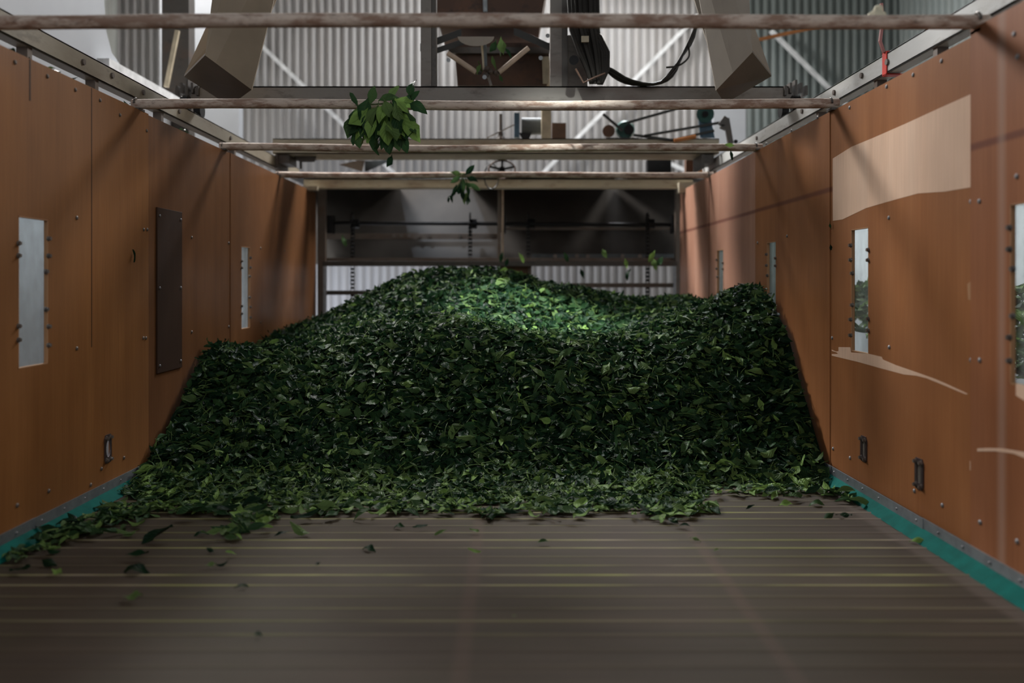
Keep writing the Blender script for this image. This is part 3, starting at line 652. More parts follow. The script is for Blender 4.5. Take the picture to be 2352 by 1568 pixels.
# ------------------------------------------------------------------ leaves
def leaf_shape(L, Wd, fold, curl, wave, rs, rows=7):
    r = random.Random(rs); V = []; UV = []
    t0 = .10
    for i in range(rows):
        t = i/(rows-1)
        if i == 0: w = .02
        else:
            s = (t-t0)/(1-t0); s = max(0, min(1, s)); w = max(.015, (math.sin(PI*s**.85))**.75 if 0 < s < 1 else 0.0)
        if i == 1: w = .32
        h = curl*(t-.45)**2*4*L*.12 - abs(curl)*L*.03
        bend = wave*math.sin(t*7+rs)*L*.03
        for c in (-1, 0, 1):
            jag = 1+.20*r.uniform(-1, 1)*(c != 0)
            V.append((c*w*Wd/2*jag, (t-.5)*L, h+abs(c)*w*Wd*.5*fold+c*bend+(0 if c == 0 else r.uniform(-1, 1)*.03*Wd)))
            UV.append((.5+c*.5, t))
    Fc = [(i*3+c, i*3+c+1, (i+1)*3+c+1, (i+1)*3+c) for i in range(rows-1) for c in (0, 1)]
    return np.array(V), np.array(UV), np.array(Fc)
TEMPL = [leaf_shape(1, .28+.06*(k % 4), .25+.6*R.random(), R.uniform(-2.2, 2.6), R.uniform(-1, 1)*3.0, k) for k in range(16)]
NV, NF = TEMPL[0][0].shape[0], TEMPL[0][2].shape[0]
def mesh_np(name, V, Fq, UV, tone, mat):
    me = bpy.data.meshes.new(name); nf = len(Fq)
    me.vertices.add(len(V)); me.vertices.foreach_set('co', V.astype(np.float32).ravel())
    me.loops.add(nf*4); me.loops.foreach_set('vertex_index', Fq.astype(np.int32).ravel())
    me.polygons.add(nf); me.polygons.foreach_set('loop_start', np.arange(0, nf*4, 4, dtype=np.int32))
    try: me.polygons.foreach_set('loop_total', np.full(nf, 4, dtype=np.int32))
    except Exception: pass
    me.polygons.foreach_set('use_smooth', np.ones(nf, dtype=bool))
    uv = me.uv_layers.new(name='UVMap'); uv.data.foreach_set('uv', UV[Fq.ravel()].astype(np.float32).ravel())
    at = me.attributes.new('tone', 'FLOAT', 'POINT'); at.data.foreach_set('value', tone.astype(np.float32))
    me.update(calc_edges=True); me.validate(); me.materials.append(M[mat]); return me

# height of the heap: thin plate spline through points read off the photo
ctl = []
def cp(u, v, Y): p = W(u, v, Y); ctl.append((p.x, p.y, p.z))
for u, v in ((330, 1150), (600, 1165), (1000, 1165), (1300, 1165), (1560, 1175)):
    y = 1350/(v-CV); ctl.append(((u-CU)/F*y, y, .008))
for u, v in ((680, 1095), (1000, 1095), (1300, 1095), (1560, 1100)): y = 2.87; ctl.append(((u-CU)/F*y, y, .05))
ctl += [(.72, 2.86, .012), (1.0, 2.84, .012), (.72, 2.98, .07), (1.0, 2.96, .06), (-1.0, 2.8, .04)]
for u, v, Y in ((290, 1100, 2.875), (340, 1020, 3.05), (385, 960, 3.22), (425, 860, 3.40), (455, 805, 3.54), (560, 812, 4.05), (600, 780, 4.44), (690, 745, 5.2),
                (1785, 690, 3.59), (1820, 760, 3.39), (1840, 850, 3.29), (1860, 900, 3.2), (1885, 1000, 3.085), (1650, 697, 4.6), (1570, 688, 5.4),
                (520, 808, 3.6), (700, 800, 3.65), (850, 748, 3.65), (1000, 752, 3.52), (1100, 765, 3.45), (1300, 780, 3.45), (1450, 785, 3.5), (1600, 755, 3.52), (1700, 700, 3.6), (1742, 664, 3.66),
                (1200, 764, 3.75), (1350, 774, 3.8), (1500, 745, 3.9), (1000, 722, 3.85), (850, 725, 4.0),
                (1080, 618, 4.65), (985, 624, 4.65), (905, 643, 4.7), (850, 692, 4.8), (745, 742, 5.0), (1170, 628, 4.65), (1240, 652, 4.7), (1320, 664, 4.8), (1400, 680, 4.9), (1500, 689, 5.0), (1600, 686, 5.0),
                (1100, 680, 4.2), (1250, 700, 4.25), (1400, 725, 4.3)): cp(u, v, Y)
ctl += [(-1.2, 5.7, .40), (-.6, 5.7, .42), (0, 5.6, .55), (.6, 5.7, .50), (1.05, 5.7, .50)]
P = np.array(ctl); n = len(P)
def phi(r): return np.where(r > 1e-9, r*r*np.log(np.maximum(r, 1e-9)), 0)
K = phi(np.linalg.norm(P[:, None, :2]-P[None, :, :2], axis=2))+np.eye(n)*.004
A = np.zeros((n+3, n+3)); A[:n, :n] = K; A[:n, n] = 1; A[:n, n+1:] = P[:, :2]; A[n:, :n] = A[:n, n:].T
SOL = np.linalg.solve(A, np.concatenate([P[:, 2], np.zeros(3)]))
def height(x, y):
    x = np.asarray(x, float); y = np.asarray(y, float)
    r = np.sqrt((x[..., None]-P[:, 0])**2+(y[..., None]-P[:, 1])**2)
    h = phi(r) @ SOL[:n]+SOL[n]+SOL[n+1]*x+SOL[n+2]*y
    lump = .010*np.sin(x*9.1+1.3*np.sin(y*7))*np.sin(y*8.3+x*3)+.006*np.sin(x*23+y*5)*np.sin(y*19-x*7)
    # front limit of the heap on the floor
    edge = np.where(x > .64, 2.84, 2.56)+.03*np.sin(x*7)+.02*np.sin(x*17+1)
    f = np.clip((y-edge)/.10, 0, 1)
    return np.clip(h+lump*np.clip(h*5, 0, 1), 0, .8)*f
def hnorm(x, y):
    e = .03; gx = (height(x+e, y)-height(x-e, y))/(2*e); gy = (height(x, y+e)-height(x, y-e))/(2*e)
    nn = np.stack([-gx, -gy, np.ones_like(gx)], -1); return nn/np.linalg.norm(nn, axis=-1, keepdims=True)

def frames(nrm, az, tilt):
    """rotation matrices: leaf normal near nrm, tilted at random"""
    N = len(nrm); t = NP.normal(size=(N, 3)); nn = nrm+t*tilt[:, None]; nn /= np.linalg.norm(nn, axis=1, keepdims=True)
    flip = NP.random(N) < .35; nn[flip] *= -1
    a = np.stack([np.cos(az), np.sin(az), np.zeros(N)], 1); y = a-nn*np.sum(a*nn, 1, keepdims=True); y /= np.linalg.norm(y, axis=1, keepdims=True)
    x = np.cross(y, nn); return np.stack([x, y, nn], 2)
NX = 2.3
def sample(N, ylo, yhi, depth):
    out = []
    while sum(len(o) for o in out) < N:
        x = NP.uniform(XL+.03, XR-.03, N*2); y = NP.uniform(ylo, yhi, N*2); h = height(x, y)
        gz = hnorm(x, y)[:, 2]; pr = 1/np.maximum(gz, .35)/2.85
        keep = (NP.random(N*2) < pr) & (h > .006)
        out.append(np.stack([x[keep], y[keep]], 1))
    return np.concatenate(out)[:N]
xy = np.concatenate([sample(17000, 2.45, 3.75, 0), sample(12500, 3.6, 5.6, 0)])
def fringe(N):                      # thin drift along the green skirt at left and at the foot of the heap
    o = []
    while len(o) < N:
        u = NP.uniform(-20, 340); vc = 1262-u*.27+ (0 if u > 60 else 4); v = vc+NP.normal()*14+6
        y = 1350/(v-CV); x = (u-CU)/F*y
        if x > XL+.045: o.append((x, y))
    return np.array(o)
fr_xy = fringe(150)
foot = []
while len(foot) < 420:
    u = NP.uniform(230, 1640); v = 1168+abs(NP.normal())*9+ (26*max(0, 1-abs(u-590)/60) if NP.random() < .7 else 0)+(14*max(0, 1-abs(u-1120)/70))+(12*max(0, 1-abs(u-1540)/80))
    y = 1350/(v-CV); foot.append(((u-CU)/F*y, y))
for _ in range(90):
    u = NP.uniform(1640, 1985); v = 1128+abs(NP.normal())*8+max(0, (u-1880)*.16); y = 1350/(v-CV); x = (u-CU)/F*y
    if x < XR-.05: foot.append((x, y))
foot = np.array(foot)
allxy = np.concatenate([xy, fr_xy, foot]); N = len(allxy); nflat = len(fr_xy)+len(foot)
h = height(allxy[:, 0], allxy[:, 1]); nr = hnorm(allxy[:, 0], allxy[:, 1]); nr[-nflat:] = (0, 0, 1)
L = np.clip(NP.normal(.052, .012, N), .022, .085); wsc = NP.uniform(.75, 1.25, N)
tilt = np.where(h < .05, .20, .58); tilt[-nflat:] = .13
Rm = frames(nr, NP.uniform(0, 2*PI, N), tilt)
pos = np.stack([allxy[:, 0], allxy[:, 1], h], 1)+nr*NP.uniform(-.026, .012, N)[:, None]*np.clip(h*18, .25, 1)[:, None]; pos[:, 2] = np.maximum(pos[:, 2], .009)
pos[-nflat:, 2] = NP.uniform(.009, .022, nflat)
tone = np.clip(NP.beta(1.3, 1.7, N), 0, 1); tone[-nflat:] = np.clip(tone[-nflat:]+.14, 0, .97); tone[N-nflat:N-nflat+len(fr_xy)] *= .75
low = h < .06; tone[low] = np.clip(tone[low]+.18, 0, .95)  # leaves at the foot lightened: light falling there is painted into their tone
kind = NP.integers(0, len(TEMPL), N)
TV = np.stack([t[0] for t in TEMPL])[kind]; sc3 = np.stack([L*wsc, L, L], 1)
V = np.einsum('nij,nvj->nvi', Rm, TV*sc3[:, None, :])+pos[:, None, :]
V[:, :, 2] = np.maximum(V[:, :, 2], .005); V[:, :, 0] = np.clip(V[:, :, 0], XL+.017, XR-.014)
UVs = np.stack([t[1] for t in TEMPL])[kind].reshape(-1, 2)
Fq = (TEMPL[0][2][None]+(np.arange(N)*NV)[:, None, None]).reshape(-1, 4)
allV = [V.reshape(-1, 3)]; allF = [Fq]; allU = [UVs]; allT = [np.repeat(tone, NV)]; base = N*NV
# thin stalks
NS = 1500; sxy = np.concatenate([sample(1100, 2.6, 3.7, 0), sample(400, 3.6, 5.0, 0)]); sh_ = height(sxy[:, 0], sxy[:, 1]); sn = hnorm(sxy[:, 0], sxy[:, 1])
Rs = frames(sn, NP.uniform(0, 2*PI, NS), np.full(NS, .30)); sl = NP.uniform(.03, .075, NS)
sv = []
for t in (-.5, -.15, .2, .5):
    bow = .10*math.cos(t*3)
    sv += [(-.0011, t, bow), (.0011, t, bow), (0, t, bow+.0018)]
sv = np.array(sv)[None]*np.stack([np.ones(NS), sl, np.ones(NS)], 1)[:, None, :]; sv[:, :, 2] = np.array([.10*math.cos(t*3) for t in (-.5, -.15, .2, .5) for _ in range(3)])[None]*sl[:, None]+np.array([0, 0, .0018]*4)[None]
SV = np.einsum('nij,nvj->nvi', Rs, sv)+(np.stack([sxy[:, 0], sxy[:, 1], sh_], 1)+sn*.012)[:, None, :]
SV[:, :, 2] = np.maximum(SV[:, :, 2], .006); SV[:, :, 0] = np.clip(SV[:, :, 0], XL+.017, XR-.014)
sf = np.array([(i*3+k, i*3+(k+1) % 3, (i+1)*3+(k+1) % 3, (i+1)*3+k) for i in range(3) for k in range(3)])
allV.append(SV.reshape(-1, 3)); allF.append((sf[None]+(np.arange(NS)*12)[:, None, None]).reshape(-1, 4)+base); allU.append(np.tile([[.5, .5]], (NS*12, 1))); allT.append(np.full(NS*12, .86)); base += NS*12
# packed body under the loose leaves
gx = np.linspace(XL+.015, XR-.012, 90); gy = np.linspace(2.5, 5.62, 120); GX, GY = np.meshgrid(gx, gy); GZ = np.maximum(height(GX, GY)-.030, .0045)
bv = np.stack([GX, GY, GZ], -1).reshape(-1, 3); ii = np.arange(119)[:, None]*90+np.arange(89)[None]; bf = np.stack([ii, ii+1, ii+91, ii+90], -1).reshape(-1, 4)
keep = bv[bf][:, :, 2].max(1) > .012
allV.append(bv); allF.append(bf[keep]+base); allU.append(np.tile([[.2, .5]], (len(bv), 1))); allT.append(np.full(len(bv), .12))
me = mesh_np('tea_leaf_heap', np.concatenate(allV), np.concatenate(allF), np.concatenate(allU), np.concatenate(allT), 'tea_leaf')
hp = bpy.data.objects.new('tea_leaf_heap', me); COL.objects.link(hp); ORG[hp.name] = Vector((0, 0, 0))
tag(hp, 'large heap of freshly picked dark green tea leaves filling the bin', 'leaf heap', kind='stuff')

# single leaves that show largest
LM = {}
def lmesh(k, tone):
    tq = round(tone*6)/6
    if (k, tq) not in LM:
        v, uv, f = TEMPL[k]; LM[(k, tq)] = mesh_np('tea_leaf', v, f, uv, np.full(NV, tq), 'tea_leaf')
    return LM[(k, tq)]
proto = bpy.data.objects.new('tea_leaf', lmesh(0, .3)); nleaf = [0]
def leaf(p, Rmat, L, tone, label, group, wide=1.0, k=None):
    o = proto if nleaf[0] == 0 else proto.copy(); nleaf[0] += 1
    o.data = lmesh(R.randrange(len(TEMPL)) if k is None else k, tone)
    o.matrix_world = Matrix.Translation(p) @ Matrix(Rmat.tolist()).to_4x4() @ Matrix.Diagonal((L*wide, L, L, 1))
    COL.objects.link(o); ORG[o.name] = Vector(p)
    return tag(o, label, 'leaf', group)
def flatleaf(u, v, Lpx, tone, label, group, lift=.010, tilt=.12):
    y = 1350*(1-lift/CZ)/(v-CV); Ln = min(.085, Lpx*y/F)
    Rm = frames(np.array([[0, -.42, .9]]), np.array([R.choice((0, PI))+R.uniform(-.7, .7)]), np.array([tilt]))[0]
    return leaf(Vector(((u-CU)/F*y, y, max(lift, .004+Ln*.16))), Rm, Ln, tone, label, group)
SC = [  # lone leaves on the open slats: u, v, length in px, tone, label
 (305, 1371, 52, .9, 'pale green leaf lying alone closest to the camera on the slats'),
 (47, 1309, 46, .15, 'dark leaf lying alone at the far left on the open slats'),
 (113, 1292, 44, .15, 'dark leaf just behind the yellow-green one near the left skirt'),
 (132, 1313, 38, .95, 'bright yellow-green leaf on the slats near the left skirt'),
 (309, 1308, 66, .15, 'long dark glossy leaf straight behind the closest pale leaf'),
 (317, 1276, 44, .3, 'small dark leaf behind the long dark glossy leaf'),
 (556, 1342, 30, .35, 'small dull green leaf alone on the dark slat left of centre'),
 (483, 1296, 24, .9, 'tiny pale leaf scrap beside a dark scrap on the slats'),
 (510, 1295, 30, .2, 'dark leaf scrap beside the tiny pale scrap on the slats'),
 (530, 1269, 26, .95, 'small bright scrap just in front of the bright leaf clump'),
 (483, 1261, 24, .2, 'upright dark scrap left of the small bright scrap'),
 (847, 1257, 34, .3, 'dark glossy leaf alone in the middle of the open slats'),
 (690, 1222, 54, .9, 'light green leaf with raised tips, right of the bright leaf clump'),
 (647, 1226, 34, .15, 'flat dark leaf left of the light green one with raised tips'),
 (362, 1236, 74, .1, 'big dark crumpled leaf in front of the heap at left'),
 (272, 1219, 32, .95, 'bright curled leaf beside the big dark crumpled leaf'),
 (300, 1223, 34, .9, 'thin pale leaf lying flat by the bright curled leaf'),
 (462, 1222, 30, .3, 'small green leaf between the big crumpled leaf and the bright clump'),
 (700, 1191, 60, .2, 'dark wavy leaf at the edge of the heap right of the bright clump'),
 (21, 1267, 40, .95, 'bright leaf lying on the left green skirt at the picture edge'),
 (1090, 1218, 26, .9, 'small pale leaf on the slats below the heap middle, farther of two'),
 (1090, 1265, 28, .95, 'small pale leaf on the slats below the heap middle, nearer of two'),
 (1248, 1243, 26, .75, 'small upturned leaf alone right of the two pale leaves'),
 (965, 1209, 32, .4, 'small leaf at the heap foot left of the two pale leaves'),
 (1012, 1222, 30, .85, 'flat light leaf at the heap foot just left of the farther pale leaf'),
 (915, 1206, 26, .5, 'little green leaf at the heap foot left of centre'),
 (1512, 1189, 40, .9, 'light folded leaf standing up at the heap foot at right'),
 (1541, 1196, 34, .15, 'dark flat leaf right of the light folded leaf'),
 (1573, 1206, 26, .1, 'small dark leaf in front of the dark flat leaf at right'),
 (1597, 1236, 24, .9, 'small pale scrap ahead of the heap corner at right'),
 (1646, 1261, 18, .85, 'tiny pale scrap nearest the camera at right'),
 (1723, 1164, 24, .15, 'small dark leaf on the slats where the heap edge steps back'),
 (1806, 1154, 32, .95, 'bright angular leaf on the slats in front of the right corner'),
 (1876, 1155, 34, .6, 'green leaf between the bright angular leaf and the right skirt'),
 (1906, 1182, 34, .5, 'left of two dark leaves side by side near the right skirt'),
 (1938, 1182, 34, .15, 'right of two dark leaves side by side near the right skirt'),
 (1978, 1158, 52, .85, 'long curled leaf lying against the right green skirt'),
 (2108, 1240, 34, .95, 'pale leaf lying alone by the right green skirt'),
 (592, 1453, 22, .3, 'faint blurred scrap far forward on the left slats'),
 (1180, 1413, 12, .8, 'tiny green speck far forward on the middle slats'),
 (728, 1294, 16, .05, 'tiny dark scrap on the slats ahead of the light green leaf'),
]
for u, v, lp, tn, lb in SC: flatleaf(u, v, lp*1.12, tn, lb, 'loose leaves on the slats')
CL = [(553+R.gauss(0, 1)*22, 1212+R.gauss(0, 1)*13) for _ in range(26)]
for u, v in CL: flatleaf(u+ (1205-v)*.9, v, R.uniform(38, 58), R.choice((.5, .7, .85, .95)), 'leaf in the bright clump spilling from the heap at left', 'leaves of the bright clump', R.uniform(.008, .024), .25)
for _ in range(46):
    u = R.uniform(330, 1600); flatleaf(u, 1160+R.uniform(-14, 14), R.uniform(46, 66), R.choice((.2, .45, .6, .8, .9)), 'leaf lying flat along the front foot of the heap', 'leaves along the heap foot', R.uniform(.014, .03), .2)
for _ in range(16):
    u = R.uniform(1720, 1960); flatleaf(u, 1118+max(0, (u-1880)*.2)+R.uniform(-8, 8), R.uniform(38, 52), R.choice((.4, .6, .85, .95)), 'leaf lying flat at the heap foot by the right skirt', 'leaves at the right heap corner', R.uniform(.012, .03), .2)
for _ in range(14):
    u = R.uniform(80, 300); flatleaf(u, 1246-u*.25+R.uniform(-10, 14), R.uniform(40, 56), R.choice((.15, .4, .6, .85)), 'leaf in the thin drift along the left skirt', 'leaves along the left skirt', R.uniform(.012, .024), .2)
for _ in range(118):           # big leaves on the front face
    for _t in range(50):
        x, y = R.uniform(-1.15, 1.0), R.uniform(2.9, 3.55); hh = float(height(x, y))
        if hh > .07 and hh < .62: break
    nn = hnorm(np.array([x]), np.array([y])); q = nn+np.array([[0, -.25, .1]]); q /= np.linalg.norm(q)
    Rm = frames(q, np.array([R.uniform(0, 2*PI)]), np.array([.28]))[0]
    pp = Vector((x, y, hh))+Vector(nn[0].tolist())*.020
    leaf(pp, Rm, R.uniform(.060, .082), R.choice((.3, .55, .65, .75, .85)), 'whole leaf lying on the shaded front face of the heap', 'whole leaves on the heap face', R.uniform(.85, 1.1))

# hanging shoots on the pipes
def shoot(name, label, stems, leaves, group=None):
    base = Vector(stems[0][0]); t = thing(name, base, label, 'leaves', group)
    m = MB()
    for s in stems: m.tube(s, .0028, 6)
    m.build('stem', 'twig', t, smooth=True)
    for p, d, L, tn, wide in leaves:
        d = Vector(d).normalized(); y = d; nrm = Vector((R.gauss(0, .35), -1, R.gauss(.35, .35))); nrm = (nrm-y*nrm.dot(y)).normalized(); x = y.cross(nrm)
        o = bpy.data.objects.new('leaf', lmesh(R.randrange(len(TEMPL)), tn)); COL.objects.link(o)
        mw = Matrix((x, y, nrm)).transposed().to_4x4(); mw.translation = Vector(p)+d*L*.45-base
        o.matrix_local = mw @ Matrix.Diagonal((L*wide, L, L, 1)); o.parent = t
Y = 2.92; lv = []
for u, v, du, dv, Lp, tn in ((815, 262, -.3, 1, 62, .35), (822, 245, -.5, -.9, 40, .3), (835, 250, -.6, .9, 70, .3), (850, 240, .2, -.6, 46, .4), (868, 228, .9, -.1, 50, .45), (890, 222, .5, -.4, 40, .5), (905, 228, 1, .3, 55, .7), (925, 240, .8, -.6, 52, .3), (938, 225, .2, -1, 46, .25),
                             (845, 252, -.6, .6, 62, .95), (868, 262, -.35, .9, 64, .95), (850, 275, 0, 1, 58, .8), (893, 248, 0, 1, 66, .8), (912, 252, .35, 1, 76, .65), (930, 250, .4, 1, 72, .4), (940, 262, .1, 1, 60, .3), (905, 280, .2, 1, 74, .35), (880, 280, -.1, 1, 68, .2),
                             (862, 290, -.1, 1, 66, .3), (890, 300, .15, 1, 60, .15), (915, 300, .45, 1, 56, .2), (824, 285, -.3, 1, 54, .3), (820, 305, .2, 1, 40, .4), (875, 240, -.2, 1, 70, .3), (898, 235, .1, 1, 74, .3), (860, 250, -.3, 1, 70, .2), (925, 262, .2, 1, 70, .3), (840, 262, -.15, 1, 60, .25), (880, 300, 0, 1, 46, .2), (845, 228, -.3, 1, 60, .3), (910, 240, .3, .9, 70, .3), (870, 232, 0, 1, 60, .5)):
    lv.append((W(u, v, Y-.03+R.uniform(-.02, .01)), (du, R.uniform(-.25, .1), -dv), Lp*Y/F, tn, 1.0))
for _ in range(26):
    u = R.gauss(880, 26); v = R.uniform(225, 285); lv.append((W(u, v, Y-.05+R.uniform(-.02, .05)), ((u-880)/45+R.uniform(-.3, .3), R.uniform(-.4, .1), -R.uniform(.5, 1.2)), R.uniform(44, 70)*Y/F, R.choice((.3, .5, .7, .8, .9)), 1.0))
lv = [(p, d, l, min(1, t+.28), w_*1.15) for p, d, l, t, w_ in lv]
st = [[W(880, 238, Y-.03), W(850, 240, Y-.03), W(830, 262, Y-.03), W(822, 300, Y-.03)], [W(880, 238, Y-.03), W(915, 240, Y-.03), W(938, 255, Y-.03)], [W(880, 238, Y-.03), W(885, 280, Y-.035), W(888, 305, Y-.03)], [W(846, 262, Y-.03), W(842, 300, Y-.03), W(830, 330, Y-.03)], [W(848, 268, Y-.03), W(838, 290, Y-.03), W(833, 322, Y-.03)]]
shoot('tea_shoot_bunch', 'big bunch of fresh tea shoots draped over the second pipe', st, lv)
Y = 4.74; lv = []
for u, v, du, dv, Lp, tn in ((1062, 400, -.9, -.1, 34, .85), (1058, 404, -.7, .5, 30, .6), (1068, 402, .8, -.9, 34, .1), (1072, 408, .9, .4, 32, .35), (1064, 408, 0, 1, 38, .7), (1076, 420, .8, .5, 34, .7), (1060, 415, -.2, 1, 34, .3), (1048, 425, -.3, 1, 28, .2), (1058, 428, .2, 1, 36, .2), (1072, 424, .1, 1, 36, .3), (1046, 436, -.5, 1, 28, .2), (1072, 440, -.3, 1, 30, .85), (1074, 448, .1, 1, 26, .3), (1036, 447, -.6, 1, 20, .1), (1036, 447, .2, 1, 20, .1), (1066, 418, .7, .6, 28, .6)):
    lv.append((W(u, v, Y-.03), (du, R.uniform(-.25, .1), -dv), Lp*Y/F, tn, 1.0))
shoot('tea_shoot_bunch', 'smaller tea shoots dangling from the farthest pipe at the middle', [[W(1064, 398, Y-.02), W(1058, 420, Y-.03), W(1040, 446, Y-.03)], [W(1066, 398, Y-.02), W(1074, 425, Y-.03), W(1073, 452, Y-.03)]], lv)
shoot('tea_shoot', 'small green shoot stuck in the trough conveyor behind the nearest pipe', [[W(1150, 92, 3.9), W(1150, 130, 3.88)], [W(1108, 165, 3.9), W(1098, 140, 3.88)]],
      [(W(1150, 86, 3.88), (.1, 0, -1), .085, .9, 1.5), (W(1140, 92, 3.88), (-.4, 0, -1), .07, .5, 1), (W(1160, 110, 3.88), (.6, 0, -1), .06, .4, 1), (W(1130, 128, 3.88), (.3, 0, -1), .07, .85, .6), (W(1104, 148, 3.88), (-.4, 0, -1), .05, .8, 1), (W(1146, 170, 3.88), (.4, 0, -1), .045, .6, 1)])
def hang(u, v, Y, Lpx, d, tn, label, group=None, wide=1.0):
    d = Vector(d).normalized(); nrm = Vector((R.gauss(0, .4), -1, R.gauss(0, .4))); nrm = (nrm-d*nrm.dot(d)).normalized(); x = d.cross(nrm)
    m = np.array(Matrix((x, d, nrm)).transposed())
    return leaf(W(u, v, Y), m, Lpx*Y/F, tn, label, group, wide)
hang(893, 341, 3.84, 22, (.3, 0, -1), .9, 'pale leaf caught on the third pipe below the big bunch', None, 1.6)
hang(896, 370, 3.86, 34, (-.35, 0, -1), .25, 'dark leaf dangling below the third pipe under the big bunch')
hang(310, 587, YL(310)*.985, 30, (.15, .05, -1), .15, 'dark leaf stuck to the near left plywood panel', None, .9)
hang(1676, 333, 3.80, 24, (-1, 0, .1), .95, 'bright leaf on the right end of the third pipe')
hang(1680, 356, 3.80, 26, (.2, 0, -1), .15, 'dark leaf hanging at the right end of the third pipe')
hang(1906, 518, YR(1906)*.992, 18, (.2, .1, -1), .5, 'small green leaf stuck to the right wall seam')
hang(1908, 568, YR(1908)*.992, 14, (.1, .1, -1), .05, 'small black scrap stuck to the right wall seam', None, 1.2)
FL = [(790, 553, .6, 'leaf in mid air in front of the dark board at far left'), (1152, 590, .25, 'dark leaf beside the foot of the centre post'), (1165, 602, .4, 'dull leaf hanging under the centre post'), (1199, 592, .95, 'pale leaf in mid air left of the chain right of the post'),
      (1300, 590, .55, 'leaf in mid air against the grey stiffener, nearest the post'), (1388, 582, .9, 'pale leaf in mid air highest against the grey stiffener'), (1438, 605, .95, 'yellow-green leaf crossing the dark cross bar'), (1337, 628, .2, 'dark leaf silhouetted against the bright right opening, larger'), (1441, 629, .15, 'thin dark leaf silhouetted against the bright right opening'),
      (1497, 588, .95, 'pale leaf beside the far right chain, upper'), (1503, 605, .85, 'small leaf beside the far right chain, lower'), (1516, 600, .5, 'dull leaf just right of the far right chain')]
for u, v, tn, lb in FL: hang(u, v, 5.25, R.uniform(22, 32), (R.uniform(-.7, .7), R.uniform(-.3, .3), -1), tn, lb, 'leaves falling at the far end')
for k, (u, v, tn) in enumerate(((28, 122, .3), (68, 142, .4), (118, 157, .9), (126, 163, .2), (165, 183, .2), (292, 246, .5), (420, 300, .6), (430, 305, .5), (515, 345, .5))):
    p = WL(u, v); p.z = ZT+.005; lb = ['dark', 'green', 'bright', 'small dark', 'dull', 'pale green', 'mid green', 'small green', 'tiny green'][k]
    leaf(p, frames(np.array([[0, 0, 1.]]), np.array([R.uniform(0, 6)]), np.array([.1]))[0], .035, tn, lb+' scrap of leaf on the left wall top, %s from the near end' % ['first', 'second', 'third', 'fourth', 'fifth', 'sixth', 'seventh', 'eighth', 'ninth'][k], 'scraps on the left wall top')

# neighbouring bin seen through the right windows
px = NP.uniform(1.5, 2.3, 1800); py = NP.uniform(1.6, 5.0, 1800); pz = .62-.35*np.abs((px-1.75)/.5)**1.5+.06*np.sin(py*5); pz = np.maximum(pz, -.2)
Rn = frames(np.tile([[-.3, 0, 1.]], (1800, 1)), NP.uniform(0, 6.3, 1800), np.full(1800, .5)); kd = NP.integers(0, 16, 1800)
Vn = np.einsum('nij,nvj->nvi', Rn, np.stack([t[0] for t in TEMPL])[kd]*.09)+np.stack([px, py, pz], 1)[:, None, :]
men = mesh_np('neighbour_leaf_heap', Vn.reshape(-1, 3), (TEMPL[0][2][None]+(np.arange(1800)*NV)[:, None, None]).reshape(-1, 4), np.stack([t[1] for t in TEMPL])[kd].reshape(-1, 2), np.repeat(NP.uniform(.3, 1, 1800), NV), 'tea_leaf')
on = bpy.data.objects.new('neighbour_leaf_heap', men); COL.objects.link(on)
MB().box(1.42, 2.42, 1.4, 5.2, -.35, .02).build('neighbour_bin', 'brown_plywood', label='low wooden bin under the leaves beyond the right wall', cat='bin')
tag(on, 'green leaves seen hazily through the right wall windows', 'leaf heap', kind='stuff')
MB().box(2.5, 2.55, 1.2, 7.8, -.35, 1.5).build('trim_6', 'white_panel', kind='structure', label='pale panel beyond the right wall windows', cat='panel')

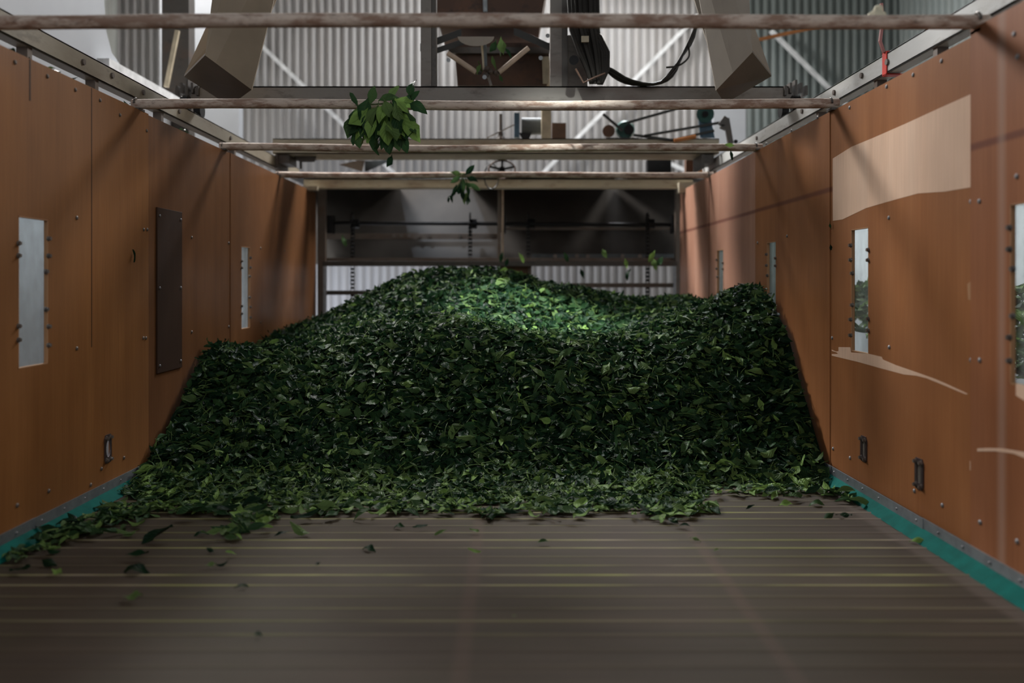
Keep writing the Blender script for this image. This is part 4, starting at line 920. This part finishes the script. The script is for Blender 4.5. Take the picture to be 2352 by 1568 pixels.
# ------------------------------------------------------------------ light
w = bpy.data.worlds.new('World'); sc.world = w; w.use_nodes = True
bg = w.node_tree.nodes['Background']; bg.inputs[0].default_value = (.72, .85, 1, 1); bg.inputs[1].default_value = .18
def area(name, loc, rot, sx, sy, e, c=(1, 1, 1)):
    l = bpy.data.lights.new(name, 'AREA'); l.shape = 'RECTANGLE'; l.size = sx; l.size_y = sy; l.energy = e; l.color = c
    o = bpy.data.objects.new(name, l); o.location = loc; o.rotation_euler = rot; COL.objects.link(o); return o
def aim(o, t):
    d = Vector(t)-o.location; o.rotation_euler = d.to_track_quat('-Z', 'Y').to_euler()
a = area('rear_skylight', (.5, 7.2, 4.4), (0, 0, 0), 1.4, .8, 170, (.95, .97, 1)); aim(a, (-.3, 2.6, .4))
a = area('left_skylight', (-2.7, 6.2, 4.3), (0, 0, 0), 1.2, 1.0, 470, (1, .97, .94)); aim(a, (1.1, 2.2, .9))
a = area('right_skylight', (2.5, 6.4, 4.3), (0, 0, 0), .9, .9, 110, (1, .95, .88)); aim(a, (-1.2, 2.6, .7))
a = area('far_wall_fill', (-1.5, 6.7, .0), (0, 0, 0), 2.4, .5, 27, (.80, .87, 1)); aim(a, (-.1, 8.0, .7))  # added fill lamp hidden behind the heap, brightens the back wall
a = area('left_pane_fill', (-1.60, 3.2, 1.12), (0, 0, 0), 4.2, .12, 9, (.92, .96, 1)); aim(a, (-2.0, 3.2, .55))  # added strip lamp out of sight behind the left wall, brightens its panes
a = area('right_pane_fill', (1.75, 4.8, 1.2), (0, 0, 0), 5.6, .12, 26, (1, 1, .95)); aim(a, (2.4, 4.8, .6))  # added strip lamp out of sight, brightens what the right panes show
a = area('shed_mouth', (.8, -2.5, 2.6), (0, 0, 0), 4.0, 2.2, 43, (1, .96, .90)); aim(a, (0, 3.5, .8))
def spot(name, loc, tgt, e, deg, blend, c, soft):
    s = bpy.data.lights.new(name, 'SPOT'); s.energy = e; s.spot_size = math.radians(deg); s.spot_blend = blend; s.shadow_soft_size = soft; s.color = c
    o = bpy.data.objects.new(name, s); o.location = loc; COL.objects.link(o); aim(o, tgt)
spot('roof_gap', (.4, 1.0, 4.0), (.12, 4.03, .53), 2300, 12.5, .7, (.95, 1, .95), .10)
spot('left_roof_gap', (-1.5, 3.7, 4.3), (-.42, 6.1, 1.12), 260, 10, .5, (.75, .86, 1), .12)

sc.view_settings.view_transform = 'Standard'; sc.view_settings.look = 'None'; sc.view_settings.gamma = 1; sc.view_settings.use_curve_mapping = False
sc.view_settings.exposure = .3
sc.cycles.max_bounces = 6; sc.cycles.diffuse_bounces = 3; sc.cycles.glossy_bounces = 3; sc.cycles.transmission_bounces = 4; sc.cycles.transparent_max_bounces = 8
sc.cycles.use_denoising = True; sc.cycles.sample_clamp_indirect = 6
